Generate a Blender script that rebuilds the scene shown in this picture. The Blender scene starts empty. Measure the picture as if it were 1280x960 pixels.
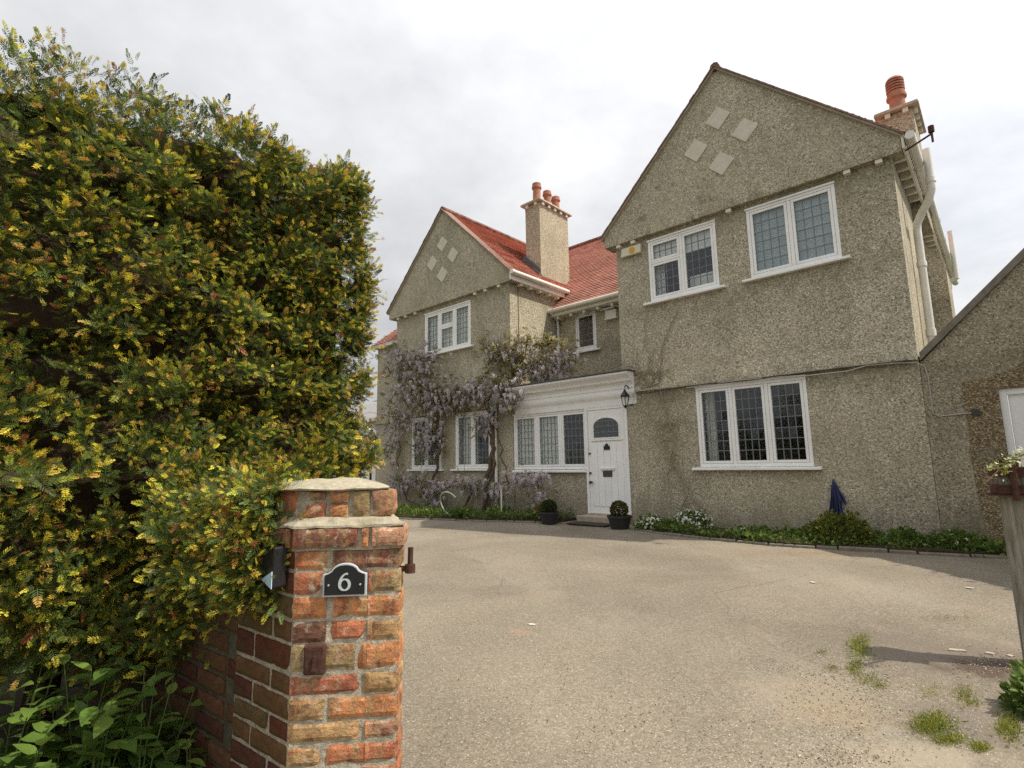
import bpy, math, random
import numpy as np
from mathutils import Vector, Matrix, noise as mnoise
R = math.radians
random.seed(7); rng = np.random.default_rng(7)
scene = bpy.context.scene
col = scene.collection

# ------------------------------------------------------------------ camera
F, PIT, ROL, YAW, OX, OY, CH = 667.3, R(8.49), R(.95), R(42.54), 2.162, 10.246, 1.152
cam = bpy.data.cameras.new('Camera'); camo = bpy.data.objects.new('Camera', cam); col.objects.link(camo)
cam.sensor_width = 36; cam.lens = F / 1280 * 36; cam.clip_end = 3000; cam.clip_start = .05
_c, _s, _cr, _sr = math.cos(PIT), math.sin(PIT), math.cos(ROL), math.sin(ROL)
_up = Vector((0, -_s, _c)); _x = Vector((1, 0, 0)); _fw = Vector((0, _c, _s))
_r = _cr * _x - _sr * _up; _u = _sr * _x + _cr * _up
camo.matrix_world = Matrix(((_r.x, _u.x, -_fw.x, 0), (_r.y, _u.y, -_fw.y, 0), (_r.z, _u.z, -_fw.z, CH), (0, 0, 0, 1)))
scene.camera = camo

# ------------------------------------------------------------------ sun, sky, exposure
SUN_H = Vector((.955, -.297, 0)).normalized(); SUN_EL = R(55)
sd = Vector((SUN_H.x * math.cos(SUN_EL), SUN_H.y * math.cos(SUN_EL), math.sin(SUN_EL)))
sl = bpy.data.lights.new('Sun', 'SUN'); sl.energy = 4.7; sl.angle = R(.6); sl.color = (1, .93, .82)
so = bpy.data.objects.new('Sun', sl); col.objects.link(so); so.location = (20, -5, 30)
so.rotation_euler = sd.to_track_quat('Z', 'Y').to_euler()
world = bpy.data.worlds.new('World'); scene.world = world; world.use_nodes = True
nt = world.node_tree; nt.nodes.clear()
def wn(t, **k):
    n = nt.nodes.new(t)
    for a, b in k.items(): setattr(n, a, b)
    return n
sky = wn('ShaderNodeTexSky', sky_type='NISHITA', sun_disc=False, sun_elevation=SUN_EL, sun_rotation=math.atan2(SUN_H.x, SUN_H.y), dust_density=2.0)
tc = wn('ShaderNodeTexCoord'); sep = wn('ShaderNodeSeparateXYZ'); nt.links.new(tc.outputs['Generated'], sep.inputs[0])
ad = wn('ShaderNodeMath', operation='ADD'); ad.inputs[1].default_value = .28; nt.links.new(sep.outputs[2], ad.inputs[0])
dx = wn('ShaderNodeMath', operation='DIVIDE'); dy = wn('ShaderNodeMath', operation='DIVIDE')
for d, i in ((dx, 0), (dy, 1)):
    nt.links.new(sep.outputs[i], d.inputs[0]); nt.links.new(ad.outputs[0], d.inputs[1])
cmb = wn('ShaderNodeCombineXYZ'); nt.links.new(dx.outputs[0], cmb.inputs[0]); nt.links.new(dy.outputs[0], cmb.inputs[1])
cn = wn('ShaderNodeTexNoise'); cn.inputs['Scale'].default_value = 1.1; cn.inputs['Detail'].default_value = 9; cn.inputs['Roughness'].default_value = .58; cn.inputs['Distortion'].default_value = .35
nt.links.new(cmb.outputs[0], cn.inputs['Vector'])
cr = wn('ShaderNodeValToRGB'); cr.color_ramp.elements[0].position = .33; cr.color_ramp.elements[0].color = (.78,) * 3 + (1,); cr.color_ramp.elements[1].position = .66; cr.color_ramp.elements[1].color = (1, 1, 1, 1)
nt.links.new(cn.outputs[0], cr.inputs[0])
cn2 = wn('ShaderNodeTexNoise'); cn2.inputs['Scale'].default_value = 2.6; cn2.inputs['Detail'].default_value = 8; cn2.inputs['Roughness'].default_value = .6
nt.links.new(cmb.outputs[0], cn2.inputs['Vector'])
cc = wn('ShaderNodeValToRGB'); cc.color_ramp.elements[0].position = .3; cc.color_ramp.elements[0].color = (6.3, 6.36, 6.5, 1); cc.color_ramp.elements[1].position = .7; cc.color_ramp.elements[1].color = (8.6, 8.6, 8.6, 1)
nt.links.new(cn2.outputs[0], cc.inputs[0])
mx = wn('ShaderNodeMix', data_type='RGBA'); nt.links.new(cr.outputs[0], mx.inputs[0]); nt.links.new(sky.outputs[0], mx.inputs[6]); nt.links.new(cc.outputs[0], mx.inputs[7])
# the veil of cloud is brighter on the sun's side
vd_ = wn('ShaderNodeVectorMath', operation='DOT_PRODUCT'); nt.links.new(tc.outputs['Generated'], vd_.inputs[0]); vd_.inputs[1].default_value = sd
mr = wn('ShaderNodeMapRange'); mr.inputs[1].default_value = -.2; mr.inputs[2].default_value = 1; mr.inputs[3].default_value = .86; mr.inputs[4].default_value = 1.7
nt.links.new(vd_.outputs['Value'], mr.inputs[0])
ml = wn('ShaderNodeMix', data_type='RGBA', blend_type='MULTIPLY'); ml.inputs[0].default_value = 1
nt.links.new(mx.outputs[2], ml.inputs[6]); nt.links.new(mr.outputs[0], ml.inputs[7])
zr = wn('ShaderNodeMapRange'); zr.inputs[1].default_value = 0; zr.inputs[2].default_value = 1; zr.inputs[3].default_value = .86; zr.inputs[4].default_value = 1.3
nt.links.new(sep.outputs[2], zr.inputs[0]); ml2 = wn('ShaderNodeMix', data_type='RGBA', blend_type='MULTIPLY'); ml2.inputs[0].default_value = 1
nt.links.new(ml.outputs[2], ml2.inputs[6]); nt.links.new(zr.outputs[0], ml2.inputs[7])
bg = wn('ShaderNodeBackground'); bg.inputs[1].default_value = .097; nt.links.new(ml2.outputs[2], bg.inputs[0])
wo = wn('ShaderNodeOutputWorld'); nt.links.new(bg.outputs[0], wo.inputs[0])
vs = scene.view_settings; vs.view_transform = 'Standard'; vs.look = 'None'; vs.exposure = 0.05; vs.gamma = 1; vs.use_curve_mapping = False
scene.render.engine = 'CYCLES'; scene.cycles.use_denoising = False; scene.cycles.max_bounces = 6; scene.cycles.transparent_max_bounces = 12
scene.cycles.sample_clamp_indirect = 6

# ------------------------------------------------------------------ pixel -> place
O = Vector((OX, OY, 0)); UD = Vector((math.cos(YAW), -math.sin(YAW), 0)); VD = Vector((math.sin(YAW), math.cos(YAW), 0)); CAM = Vector((0, 0, CH))
def ray(x, y): return (_r * ((x - 640) / F) + _u * ((480 - y) / F) + _fw)
def hv(P): d = P - O; return Vector((d.dot(UD), d.dot(VD), d.z))
def onv(x, y, v=0): r = ray(x, y); return hv(CAM + r * ((O + VD * v - CAM).dot(VD) / r.dot(VD)))
def onz(x, y, z=0): r = ray(x, y); return CAM + r * ((z - CH) / r.z)
def aty(x, y, Y): r = ray(x, y); return CAM + r * (Y / r.y)
def W(u, v, z=0): return O + UD * u + VD * v + Vector((0, 0, z))

# ------------------------------------------------------------------ materials
class NT:
    def __init__(s, name):
        s.m = bpy.data.materials.new(name); s.m.use_nodes = True; s.t = s.m.node_tree; s.b = s.t.nodes['Principled BSDF']
        s.tc = s.t.nodes.new('ShaderNodeTexCoord'); s.co = s.tc.outputs['Object']
    def n(s, t, **k):
        n = s.t.nodes.new(t)
        for a, b in k.items(): setattr(n, a, b)
        return n
    def l(s, a, b): s.t.links.new(a, b)
    def sc(s, v):
        n = s.n('ShaderNodeMapping'); n.inputs['Scale'].default_value = v; s.l(s.co, n.inputs[0]); return n.outputs[0]
    def noise(s, scale, detail=4, rough=.55, dist=0, co=None):
        n = s.n('ShaderNodeTexNoise'); n.inputs['Scale'].default_value = scale; n.inputs['Detail'].default_value = detail; n.inputs['Roughness'].default_value = rough; n.inputs['Distortion'].default_value = dist
        s.l(co or s.co, n.inputs['Vector']); return n.outputs[0]
    def vor(s, scale, out='Color', co=None, feature='F1'):
        n = s.n('ShaderNodeTexVoronoi', feature=feature); n.inputs['Scale'].default_value = scale; s.l(co or s.co, n.inputs['Vector']); return n.outputs[out]
    def ramp(s, fac, stops, interp='LINEAR'):
        n = s.n('ShaderNodeValToRGB'); n.color_ramp.interpolation = interp; e = n.color_ramp.elements
        while len(e) < len(stops): e.new(.5)
        for i, (p, c) in enumerate(stops):
            e[i].position = p; e[i].color = (c, c, c, 1) if isinstance(c, (int, float)) else tuple(c) + (1,)
        s.l(fac, n.inputs[0]); return n.outputs[0]
    def mix(s, fac, a, b, mode='MIX'):
        n = s.n('ShaderNodeMix', data_type='RGBA', blend_type=mode)
        for i, v in ((0, fac), (6, a), (7, b)):
            if isinstance(v, (int, float)): n.inputs[i].default_value = v if i == 0 else (v, v, v, 1)
            elif isinstance(v, tuple): n.inputs[i].default_value = v + (1,)
            else: s.l(v, n.inputs[i])
        return n.outputs[2]
    def math(s, op, a, b=0):
        n = s.n('ShaderNodeMath', operation=op)
        for i, v in ((0, a), (1, b)):
            if isinstance(v, (int, float)): n.inputs[i].default_value = v
            else: s.l(v, n.inputs[i])
        return n.outputs[0]
    def bump(s, h, strength=.5, dist=.01, prev=None):
        n = s.n('ShaderNodeBump'); n.inputs['Strength'].default_value = strength; n.inputs['Distance'].default_value = dist; s.l(h, n.inputs['Height'])
        if prev: s.l(prev, n.inputs['Normal'])
        return n.outputs[0]
    def out(s, color=None, rough=.8, bump=None, spec=.3, metal=0, **k):
        b = s.b
        if isinstance(color, tuple): b.inputs['Base Color'].default_value = color + (1,)
        elif color is not None: s.l(color, b.inputs['Base Color'])
        if isinstance(rough, (int, float)): b.inputs['Roughness'].default_value = rough
        else: s.l(rough, b.inputs['Roughness'])
        b.inputs['Specular IOR Level'].default_value = spec; b.inputs['Metallic'].default_value = metal
        if bump: s.l(bump, b.inputs['Normal'])
        for a, v in k.items(): b.inputs[a].default_value = v
        return s.m
M = {}
def pebble(name, tint=(1, 1, 1), stain=.5):
    s = NT(name)
    v = s.n('ShaderNodeSeparateColor'); s.l(s.vor(72), v.inputs[0])
    c = s.ramp(v.outputs[0], [(0, (.17, .148, .108)), (.25, (.36, .322, .242)), (.6, (.47, .424, .325)), (.85, (.55, .50, .39)), (1, (.78, .73, .61))])
    n2 = s.noise(26, 3, .7)
    c = s.mix(s.ramp(n2, [(.38, .62), (.62, 1.12)]), (0, 0, 0), c, 'MULTIPLY') if False else s.mix(1, c, s.ramp(n2, [(.36, .8), (.66, 1.16)]), 'MULTIPLY')
    big = s.noise(.9, 5, .6)
    c = s.mix(1, c, s.ramp(big, [(.3, .8), (.7, 1.14)]), 'MULTIPLY')
    st = s.noise(1.0, 6, .68, co=s.sc((2.2, 2.2, .42)))
    c = s.mix(s.ramp(st, [(.55, 0.0), (.78, stain)]), c, (.2, .185, .135))
    for zs_, k_ in ((5.36, .5), (4.08, .35), (2.44, .35), (.12, .55)):   # darker streaks below ledges and at the foot of the wall
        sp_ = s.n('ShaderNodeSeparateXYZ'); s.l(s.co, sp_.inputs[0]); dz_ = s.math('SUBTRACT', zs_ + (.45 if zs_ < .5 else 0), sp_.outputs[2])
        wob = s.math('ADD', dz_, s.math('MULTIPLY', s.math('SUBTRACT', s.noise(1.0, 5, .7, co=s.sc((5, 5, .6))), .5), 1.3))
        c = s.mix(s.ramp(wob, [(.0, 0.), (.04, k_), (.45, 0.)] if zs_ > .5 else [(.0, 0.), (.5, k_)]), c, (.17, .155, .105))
    ye = s.noise(.55, 4, .6, co=s.sc((1, 1, .8)))
    c = s.mix(s.ramp(ye, [(.5, 0.), (.72, .35)]), c, (.38, .345, .22))
    c = s.mix(s.ramp(s.noise(3.2, 3, .5), [(.68, 0.), (.74, .55)]), c, (.16, .14, .10))   # odd dark spots
    c = s.mix(s.ramp(s.noise(1.3, 4, .6, co=s.sc((3, 3, .35))), [(.64, 0.), (.76, .5)]), c, (.24, .215, .15))
    c = s.mix(1, c, tint, 'MULTIPLY')
    d = s.vor(72, 'Distance')
    return s.out(c, .92, s.bump(d, .6, .008, s.bump(s.noise(12, 3, .6), .22, .015)), .15)
M['pebble'] = pebble('pebbledash', (.95, .935, .89))
M['pebble_g'] = pebble('pebbledash_garage', (.72, .69, .64), .75)
def pebble_ochre():
    s = NT('pebbledash_ochre'); v = s.n('ShaderNodeSeparateColor'); s.l(s.vor(72), v.inputs[0])
    c = s.ramp(v.outputs[0], [(0, (.08, .06, .034)), (.35, (.18, .135, .075)), (.75, (.28, .212, .12)), (1, (.5, .42, .29))])
    c = s.mix(s.ramp(s.noise(2.2, 5, .65), [(.56, 0.), (.68, .8)]), c, s.ramp(v.outputs[1], [(0, (.1, .09, .07)), (1, (.36, .33, .27))]))
    return s.out(c, .92, s.bump(s.vor(72, 'Distance'), .9, .012), .15)
M['ochre'] = pebble_ochre()
def simple(name, c, rough=.6, var=.12, scale=12, bump=.15, spec=.3, metal=0, dirt=None):
    s = NT(name); n = s.noise(scale, 6, .62)
    k = s.mix(1, c, s.ramp(n, [(.3, 1 - var), (.7, 1 + var * .6)]), 'MULTIPLY')
    if dirt: k = s.mix(s.ramp(s.noise(scale * .35, 6, .7), [(.5, 0.), (.75, dirt[1])]), k, dirt[0])
    return s.out(k, rough, s.bump(n, bump, .004) if bump else None, spec, metal)
M['white'] = simple('white_gloss_paint', (.84, .83, .80), .38, .05, 6, .08, .4, 0, ((.45, .43, .37), .25))
M['cream'] = simple('cream_paint', (.72, .67, .56), .5, .08, 5, .1, .35, 0, ((.38, .34, .25), .4))
M['upvc'] = simple('white_plastic_pipe', (.74, .72, .65), .35, .06, 4, 0, .45, 0, ((.5, .47, .38), .35))
M['lead'] = simple('lead_came', (.16, .165, .17), .5, .1, 30, 0, .5)
M['leadflash'] = simple('lead_flashing', (.10, .095, .09), .6, .2, 9, .2)
M['dark'] = simple('dark_void', (.02, .02, .02), .9, .1, 5, 0)
M['plaster'] = simple('room_plaster', (.28, .25, .2), .9, .1, 5, 0)
M['terra'] = simple('terracotta', (.44, .19, .125), .75, .3, 9, .3, .2, 0, ((.12, .06, .045), .6))
M['stonepale'] = simple('pale_chip', (.55, .52, .46), .8, .2, 40, .3, .2)
M['diamond'] = simple('smooth_cement_panel', (.60, .55, .45), .8, .12, 10, .2, .2)
M['stone'] = simple('render_stone', (.42, .37, .29), .85, .2, 14, .4, .2, 0, ((.2, .18, .14), .5))
M['paver'] = simple('kerb_concrete', (.20, .175, .14), .9, .3, 12, .6, .15, 0, ((.09, .08, .055), .6))
M['step'] = simple('stone_step', (.40, .34, .26), .85, .2, 10, .4, .2)
M['black'] = simple('black_paint', (.016, .016, .017), .35, .1, 20, .05, .4)
M['pot'] = simple('black_plastic_pot', (.025, .025, .027), .45, .15, 20, .05, .4)
M['rust'] = simple('rusty_iron', (.085, .04, .028), .85, .45, 60, .8, .2, 0, ((.04, .022, .018), .7))
M['cable'] = simple('grey_cable', (.42, .40, .35), .6, .1, 5, 0)
M['dkcable'] = simple('dark_cable', (.05, .045, .04), .6, .1, 5, 0)
M['soil'] = simple('soil', (.05, .036, .024), .95, .4, 25, 1, .1)
M['alarm'] = simple('alarm_cream', (.62, .58, .42), .5, .06, 5, 0)
M['orange'] = simple('orange_disc', (.62, .3, .03), .5, .06, 5, 0)
M['ring'] = simple('plate_silver_paint', (.5, .54, .55), .5, .1, 60, .1)
M['paleblue'] = simple('pale_blue_vinyl', (.42, .6, .68), .4, .1, 30, 0)
M['blueclo'] = simple('blue_cloth', (.05, .055, .13), .85, .3, 15, .4)
M['mat'] = simple('doormat', (.055, .042, .032), .95, .4, 60, 1)
M['slate'] = simple('slate_roof', (.26, .25, .24), .8, .2, 8, .3)
M['bark'] = simple('bark', (.13, .095, .06), .9, .4, 30, 1, .1)
M['yewbark'] = simple('yew_bark', (.05, .034, .022), .9, .4, 25, 1, .1)
M['deadstem'] = simple('dry_climber_stem', (.29, .24, .17), .9, .3, 30, .4, .1)
M['hose'] = simple('pale_hose', (.42, .46, .36), .5, .1, 10, 0)
M['chrome'] = simple('dark_brass', (.09, .08, .07), .35, .1, 30, 0, .5, .8)
M['curtain'] = simple('net_curtain', (.80, .79, .72), .9, .12, 8, 0)
M['blind'] = simple('blue_grey_blind', (.42, .49, .51), .85, .1, 8, 0)
M['whiteblind'] = simple('white_blind', (.8, .8, .78), .85, .06, 8, 0)
M['blossom'] = simple('white_blossom', (.75, .72, .6), .8, .1, 20, 0)
M['petal_w'] = simple('daisy_petal', (.76, .74, .68), .8, .1, 20, 0)
def wood():
    s = NT('weathered_post'); n = s.noise(3, 7, .7, co=s.sc((14, 14, .9)))
    c = s.ramp(n, [(.3, (.09, .08, .06)), (.5, (.27, .245, .2)), (.72, (.45, .42, .36))])
    c = s.mix(s.ramp(s.noise(2.5, 4, .6), [(.48, 0.), (.66, .6)]), c, (.2, .21, .12))
    return s.out(c, .9, s.bump(n, 1, .012), .1)
M['wood'] = wood()
def tile():
    s = NT('clay_tile'); v = s.n('ShaderNodeAttribute', attribute_name='Col')
    br = s.n('ShaderNodeTexBrick'); br.offset = .5; uv = s.n('ShaderNodeUVMap'); s.l(uv.outputs[0], br.inputs[0])
    for k, x in (('Scale', 1), ('Mortar Size', .006), ('Brick Width', .17), ('Row Height', .1), ('Bias', 0)): br.inputs[k].default_value = x
    br.inputs['Color1'].default_value = (.43, .18, .135, 1); br.inputs['Color2'].default_value = (.57, .265, .205, 1); br.inputs['Mortar'].default_value = (.1, .03, .02, 1)
    c = s.mix(s.ramp(s.noise(.9, 6, .7), [(.5, 0.), (.72, .62)]), br.outputs[0], (.16, .11, .085))
    c = s.mix(s.ramp(s.noise(7, 5, .6), [(.35, .35), (.65, 0.)]), c, (.55, .30, .22))
    return s.out(c, .85, s.bump(br.outputs['Fac'], -.6, .01, s.bump(s.noise(30, 3, .6), .4, .006)), .2)
M['tile'] = tile()
M['vtile'] = simple('verge_tile', (.25, .16, .12), .85, .35, 12, .4, .2, 0, ((.16, .14, .11), .7))
def brickm():
    s = NT('old_brick'); oi = s.n('ShaderNodeObjectInfo'); c = oi.outputs['Color']
    off = s.n('ShaderNodeVectorMath', operation='ADD'); s.l(s.co, off.inputs[0])
    cb = s.n('ShaderNodeCombineXYZ'); s.l(s.math('MULTIPLY', oi.outputs['Random'], 37), cb.inputs[0]); s.l(s.math('MULTIPLY', oi.outputs['Random'], 91), cb.inputs[2]); s.l(cb.outputs[0], off.inputs[1]); co = off.outputs[0]
    mp = s.n('ShaderNodeMapping'); mp.inputs['Scale'].default_value = (26, 26, 3); s.l(co, mp.inputs[0]); band = s.noise(1, 3, .5, .2, mp.outputs[0])
    c2 = s.mix(s.ramp(band, [(.5, 0.), (.58, .6)]), c, (.38, .26, .12))
    c2 = s.mix(s.ramp(s.noise(13, 4, .6, .6, co), [(.54, 0.), (.64, .6)]), c2, (.33, .10, .055))
    n = s.noise(38, 6, .7, 0, co)
    c2 = s.mix(1, c2, s.ramp(n, [(.28, .7), (.7, 1.4)]), 'MULTIPLY')
    c2 = s.mix(s.ramp(s.noise(20, 6, .72, 0, co), [(.53, 0.), (.66, .8)]), c2, (.10, .06, .045))
    c2 = s.mix(s.ramp(s.noise(26, 5, .75, .5, co), [(.56, 0.), (.7, .75)]), c2, (.66, .56, .43))
    c2 = s.mix(s.ramp(s.noise(150, 2, .5, 0, co), [(.66, 0.), (.72, .75)]), c2, (.05, .03, .022))
    ge = s.n('ShaderNodeNewGeometry'); c2 = s.mix(1, c2, s.ramp(s.noise(7, 6, .7, 0, ge.outputs['Position']), [(.32, .55), (.6, 1.08)]), 'MULTIPLY'); c2 = s.mix(s.ramp(s.noise(11, 6, .75, .3, ge.outputs['Position']), [(.58, 0.), (.68, .75)]), c2, (.42, .38, .27))
    return s.out(c2, .9, s.bump(n, 1, .008, s.bump(s.noise(120, 3, .6, 0, co), .8, .003)), .15)
M['brick'] = brickm()
def shade_brick():  # mossy brick, its colour also darkened to stand in for shade under the hedge
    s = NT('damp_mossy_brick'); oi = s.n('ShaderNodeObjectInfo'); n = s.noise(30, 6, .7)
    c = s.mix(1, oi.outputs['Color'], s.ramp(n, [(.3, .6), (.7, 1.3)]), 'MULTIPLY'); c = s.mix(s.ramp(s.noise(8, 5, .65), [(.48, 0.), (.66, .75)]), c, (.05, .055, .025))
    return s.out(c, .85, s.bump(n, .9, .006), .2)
M['damp'] = shade_brick()
M['dampmortar'] = simple('damp_mortar', (.10, .095, .065), .95, .4, 30, .8, .1)  # mortar of the low wall, shade put into its colour
def mortar():
    s = NT('lime_mortar'); n = s.noise(45, 6, .7)
    c = s.ramp(n, [(.3, (.26, .23, .17)), (.55, (.48, .43, .33)), (.75, (.66, .60, .49))])
    c = s.mix(s.ramp(s.noise(6, 5, .65), [(.54, 0.), (.72, .6)]), c, (.18, .165, .095))
    return s.out(c, .95, s.bump(n, 1, .012), .1)
M['mortar'] = mortar()
def capm():
    s = NT('cap_render'); n = s.noise(35, 6, .7)
    c = s.ramp(n, [(.3, (.27, .235, .165)), (.6, (.42, .375, .28)), (.8, (.56, .51, .41))])
    c = s.mix(s.ramp(s.noise(9, 5, .7), [(.52, 0.), (.68, .75)]), c, (.22, .20, .12))
    return s.out(c, .95, s.bump(n, .8, .008), .1)
M['cap'] = capm()
def leafm(name, trans=.35, rough=.5, sat=1.0):
    s = NT(name); a = s.n('ShaderNodeAttribute', attribute_name='Col')
    b = s.b; s.l(a.outputs[0], b.inputs['Base Color']); b.inputs['Roughness'].default_value = rough; b.inputs['Specular IOR Level'].default_value = .2
    tr = s.n('ShaderNodeBsdfTranslucent'); s.l(a.outputs[0], tr.inputs[0])
    mxs = s.n('ShaderNodeMixShader'); mxs.inputs[0].default_value = trans
    s.l(b.outputs[0], mxs.inputs[1]); s.l(tr.outputs[0], mxs.inputs[2])
    s.l(mxs.outputs[0], s.t.nodes['Material Output'].inputs[0]); return s.m
M['leaf'] = leafm('foliage'); M['needle'] = leafm('yew_needles', .3, .44); M['petal'] = leafm('petals', .4, .8)
def bigleaf():
    s = NT('broad_leaf'); oi = s.n('ShaderNodeObjectInfo')
    c = s.ramp(oi.outputs['Random'], [(0, (.09, .16, .03)), (.5, (.13, .22, .04)), (1, (.22, .30, .06))])
    c = s.mix(1, c, s.ramp(s.noise(40, 4, .6), [(.3, .75), (.7, 1.15)]), 'MULTIPLY')
    s.out(c, .45, None, .4); tr = s.n('ShaderNodeBsdfTranslucent'); s.l(c, tr.inputs[0]); mxs = s.n('ShaderNodeMixShader'); mxs.inputs[0].default_value = .35
    s.l(s.b.outputs[0], mxs.inputs[1]); s.l(tr.outputs[0], mxs.inputs[2]); s.l(mxs.outputs[0], s.t.nodes['Material Output'].inputs[0]); return s.m
M['bigleaf'] = bigleaf()
M['stemgreen'] = simple('green_stem', (.08, .12, .03), .6, .2, 20, 0)
def glass():
    s = NT('window_glass'); g = s.n('ShaderNodeBsdfGlossy'); g.inputs['Roughness'].default_value = .015; g.inputs['Color'].default_value = (.95, .97, 1, 1)
    t = s.n('ShaderNodeBsdfTransparent'); t.inputs[0].default_value = (.95, .97, .96, 1)
    lw = s.n('ShaderNodeLayerWeight'); lw.inputs[0].default_value = .5; fr = s.math('ADD', s.math('MULTIPLY', s.math('POWER', lw.outputs['Facing'], 5), .95), .045)
    bp = s.bump(s.noise(5, 2, .5), .12, .01); s.l(bp, g.inputs['Normal'])
    m = s.n('ShaderNodeMixShader'); s.l(fr, m.inputs[0]); s.l(t.outputs[0], m.inputs[1]); s.l(g.outputs[0], m.inputs[2])
    s.l(m.outputs[0], s.t.nodes['Material Output'].inputs[0]); return s.m
M['glass'] = glass()
def tarmac():
    s = NT('worn_tarmac')
    v = s.n('ShaderNodeSeparateColor'); s.l(s.vor(190), v.inputs[0])
    c = s.ramp(v.outputs[0], [(0, (.14, .116, .083)), (.3, (.198, .167, .124)), (.7, (.236, .20, .15)), (.93, (.28, .242, .186)), (1, (.42, .38, .315))])
    c = s.mix(1, c, s.ramp(s.noise(.45, 6, .62, .4), [(.3, .74), (.7, 1.26)]), 'MULTIPLY'); c = s.mix(s.ramp(s.noise(.8, 6, .7, co=s.sc((.9, .35, 1))), [(.5, 0.), (.68, .5)]), c, (.32, .28, .22))
    c = s.mix(1, c, s.ramp(s.noise(34, 4, .7), [(.3, .82), (.7, 1.14)]), 'MULTIPLY')
    c = s.mix(s.ramp(s.noise(1.6, 5, .65, .3), [(.56, 0.), (.74, .35)]), c, (.29, .225, .15))
    def blob(px, py, rx, ry, colr, k, sharp=.35):
        nonlocal c
        P = onz(px, py); m = s.n('ShaderNodeMapping'); m.vector_type = 'POINT'; s.l(s.co, m.inputs[0])
        m.inputs['Location'].default_value = (-P.x / rx, -P.y / ry, 0); m.inputs['Scale'].default_value = (1 / rx, 1 / ry, 1)
        ln = s.n('ShaderNodeVectorMath', operation='LENGTH'); s.l(m.outputs[0], ln.inputs[0])
        d = s.math('ADD', ln.outputs['Value'], s.math('MULTIPLY', s.math('SUBTRACT', s.noise(5.5, 6, .7), .5), 2.6))
        f = s.ramp(d, [(1 - sharp, k), (1.0, 0.)]); c = s.mix(f, c, colr)
    blob(1180, 815, .6, .5, (.165, .135, .108), .55, .6)
    blob(1245, 838, .30, .22, (.085, .056, .042), .85, .6)
    blob(1050, 890, .34, .20, (.28, .215, .135), .6, .7)
    blob(1000, 860, .4, .2, (.29, .235, .16), .4, .7)
    blob(1130, 945, .45, .16, (.33, .28, .2), .6, .6)
    blob(1200, 905, .35, .25, (.15, .125, .10), .6, .6)
    blob(650, 790, .14, .10, (.33, .22, .14), .6, .8)
    blob(1000, 692, 1.2, .3, (.24, .15, .08), .4, .8)
    cracks = s.n('ShaderNodeTexVoronoi', feature='DISTANCE_TO_EDGE'); cracks.inputs['Scale'].default_value = .55
    wv_ = s.n('ShaderNodeMix', data_type='VECTOR'); wv_.inputs[0].default_value = .12; s.l(s.co, wv_.inputs[4]); nz3 = s.n('ShaderNodeTexNoise'); nz3.inputs['Scale'].default_value = 3; nz3.inputs['Detail'].default_value = 5; s.l(s.co, nz3.inputs['Vector']); s.l(nz3.outputs['Color'], wv_.inputs[5]); s.l(wv_.outputs[1], cracks.inputs['Vector'])
    c = s.mix(s.math('MULTIPLY', s.ramp(cracks.outputs['Distance'], [(.0, .55), (.004, 0.)]), s.ramp(s.noise(.7, 3, .5), [(.5, 0.), (.6, 1.)])), c, (.08, .068, .052))
    blob(610, 820, .3, .3, (.25, .2, .15), .3, .8)
    return s.out(c, .93, s.bump(v.outputs[1], .55, .006, s.bump(s.noise(34, 4, .7), .35, .012)), .2)
M['tarmac'] = tarmac()
def grassground():
    s = NT('ground_grass'); n = s.noise(3, 6, .65)
    return s.out(s.ramp(n, [(.3, (.04, .055, .015)), (.6, (.08, .09, .03)), (.8, (.13, .11, .06))]), .95, s.bump(s.noise(40, 4, .6), .8, .02), .1)
M['grass'] = grassground()
M['road'] = simple('road_asphalt', (.19, .18, .165), .92, .3, 60, .5, .2)

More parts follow.
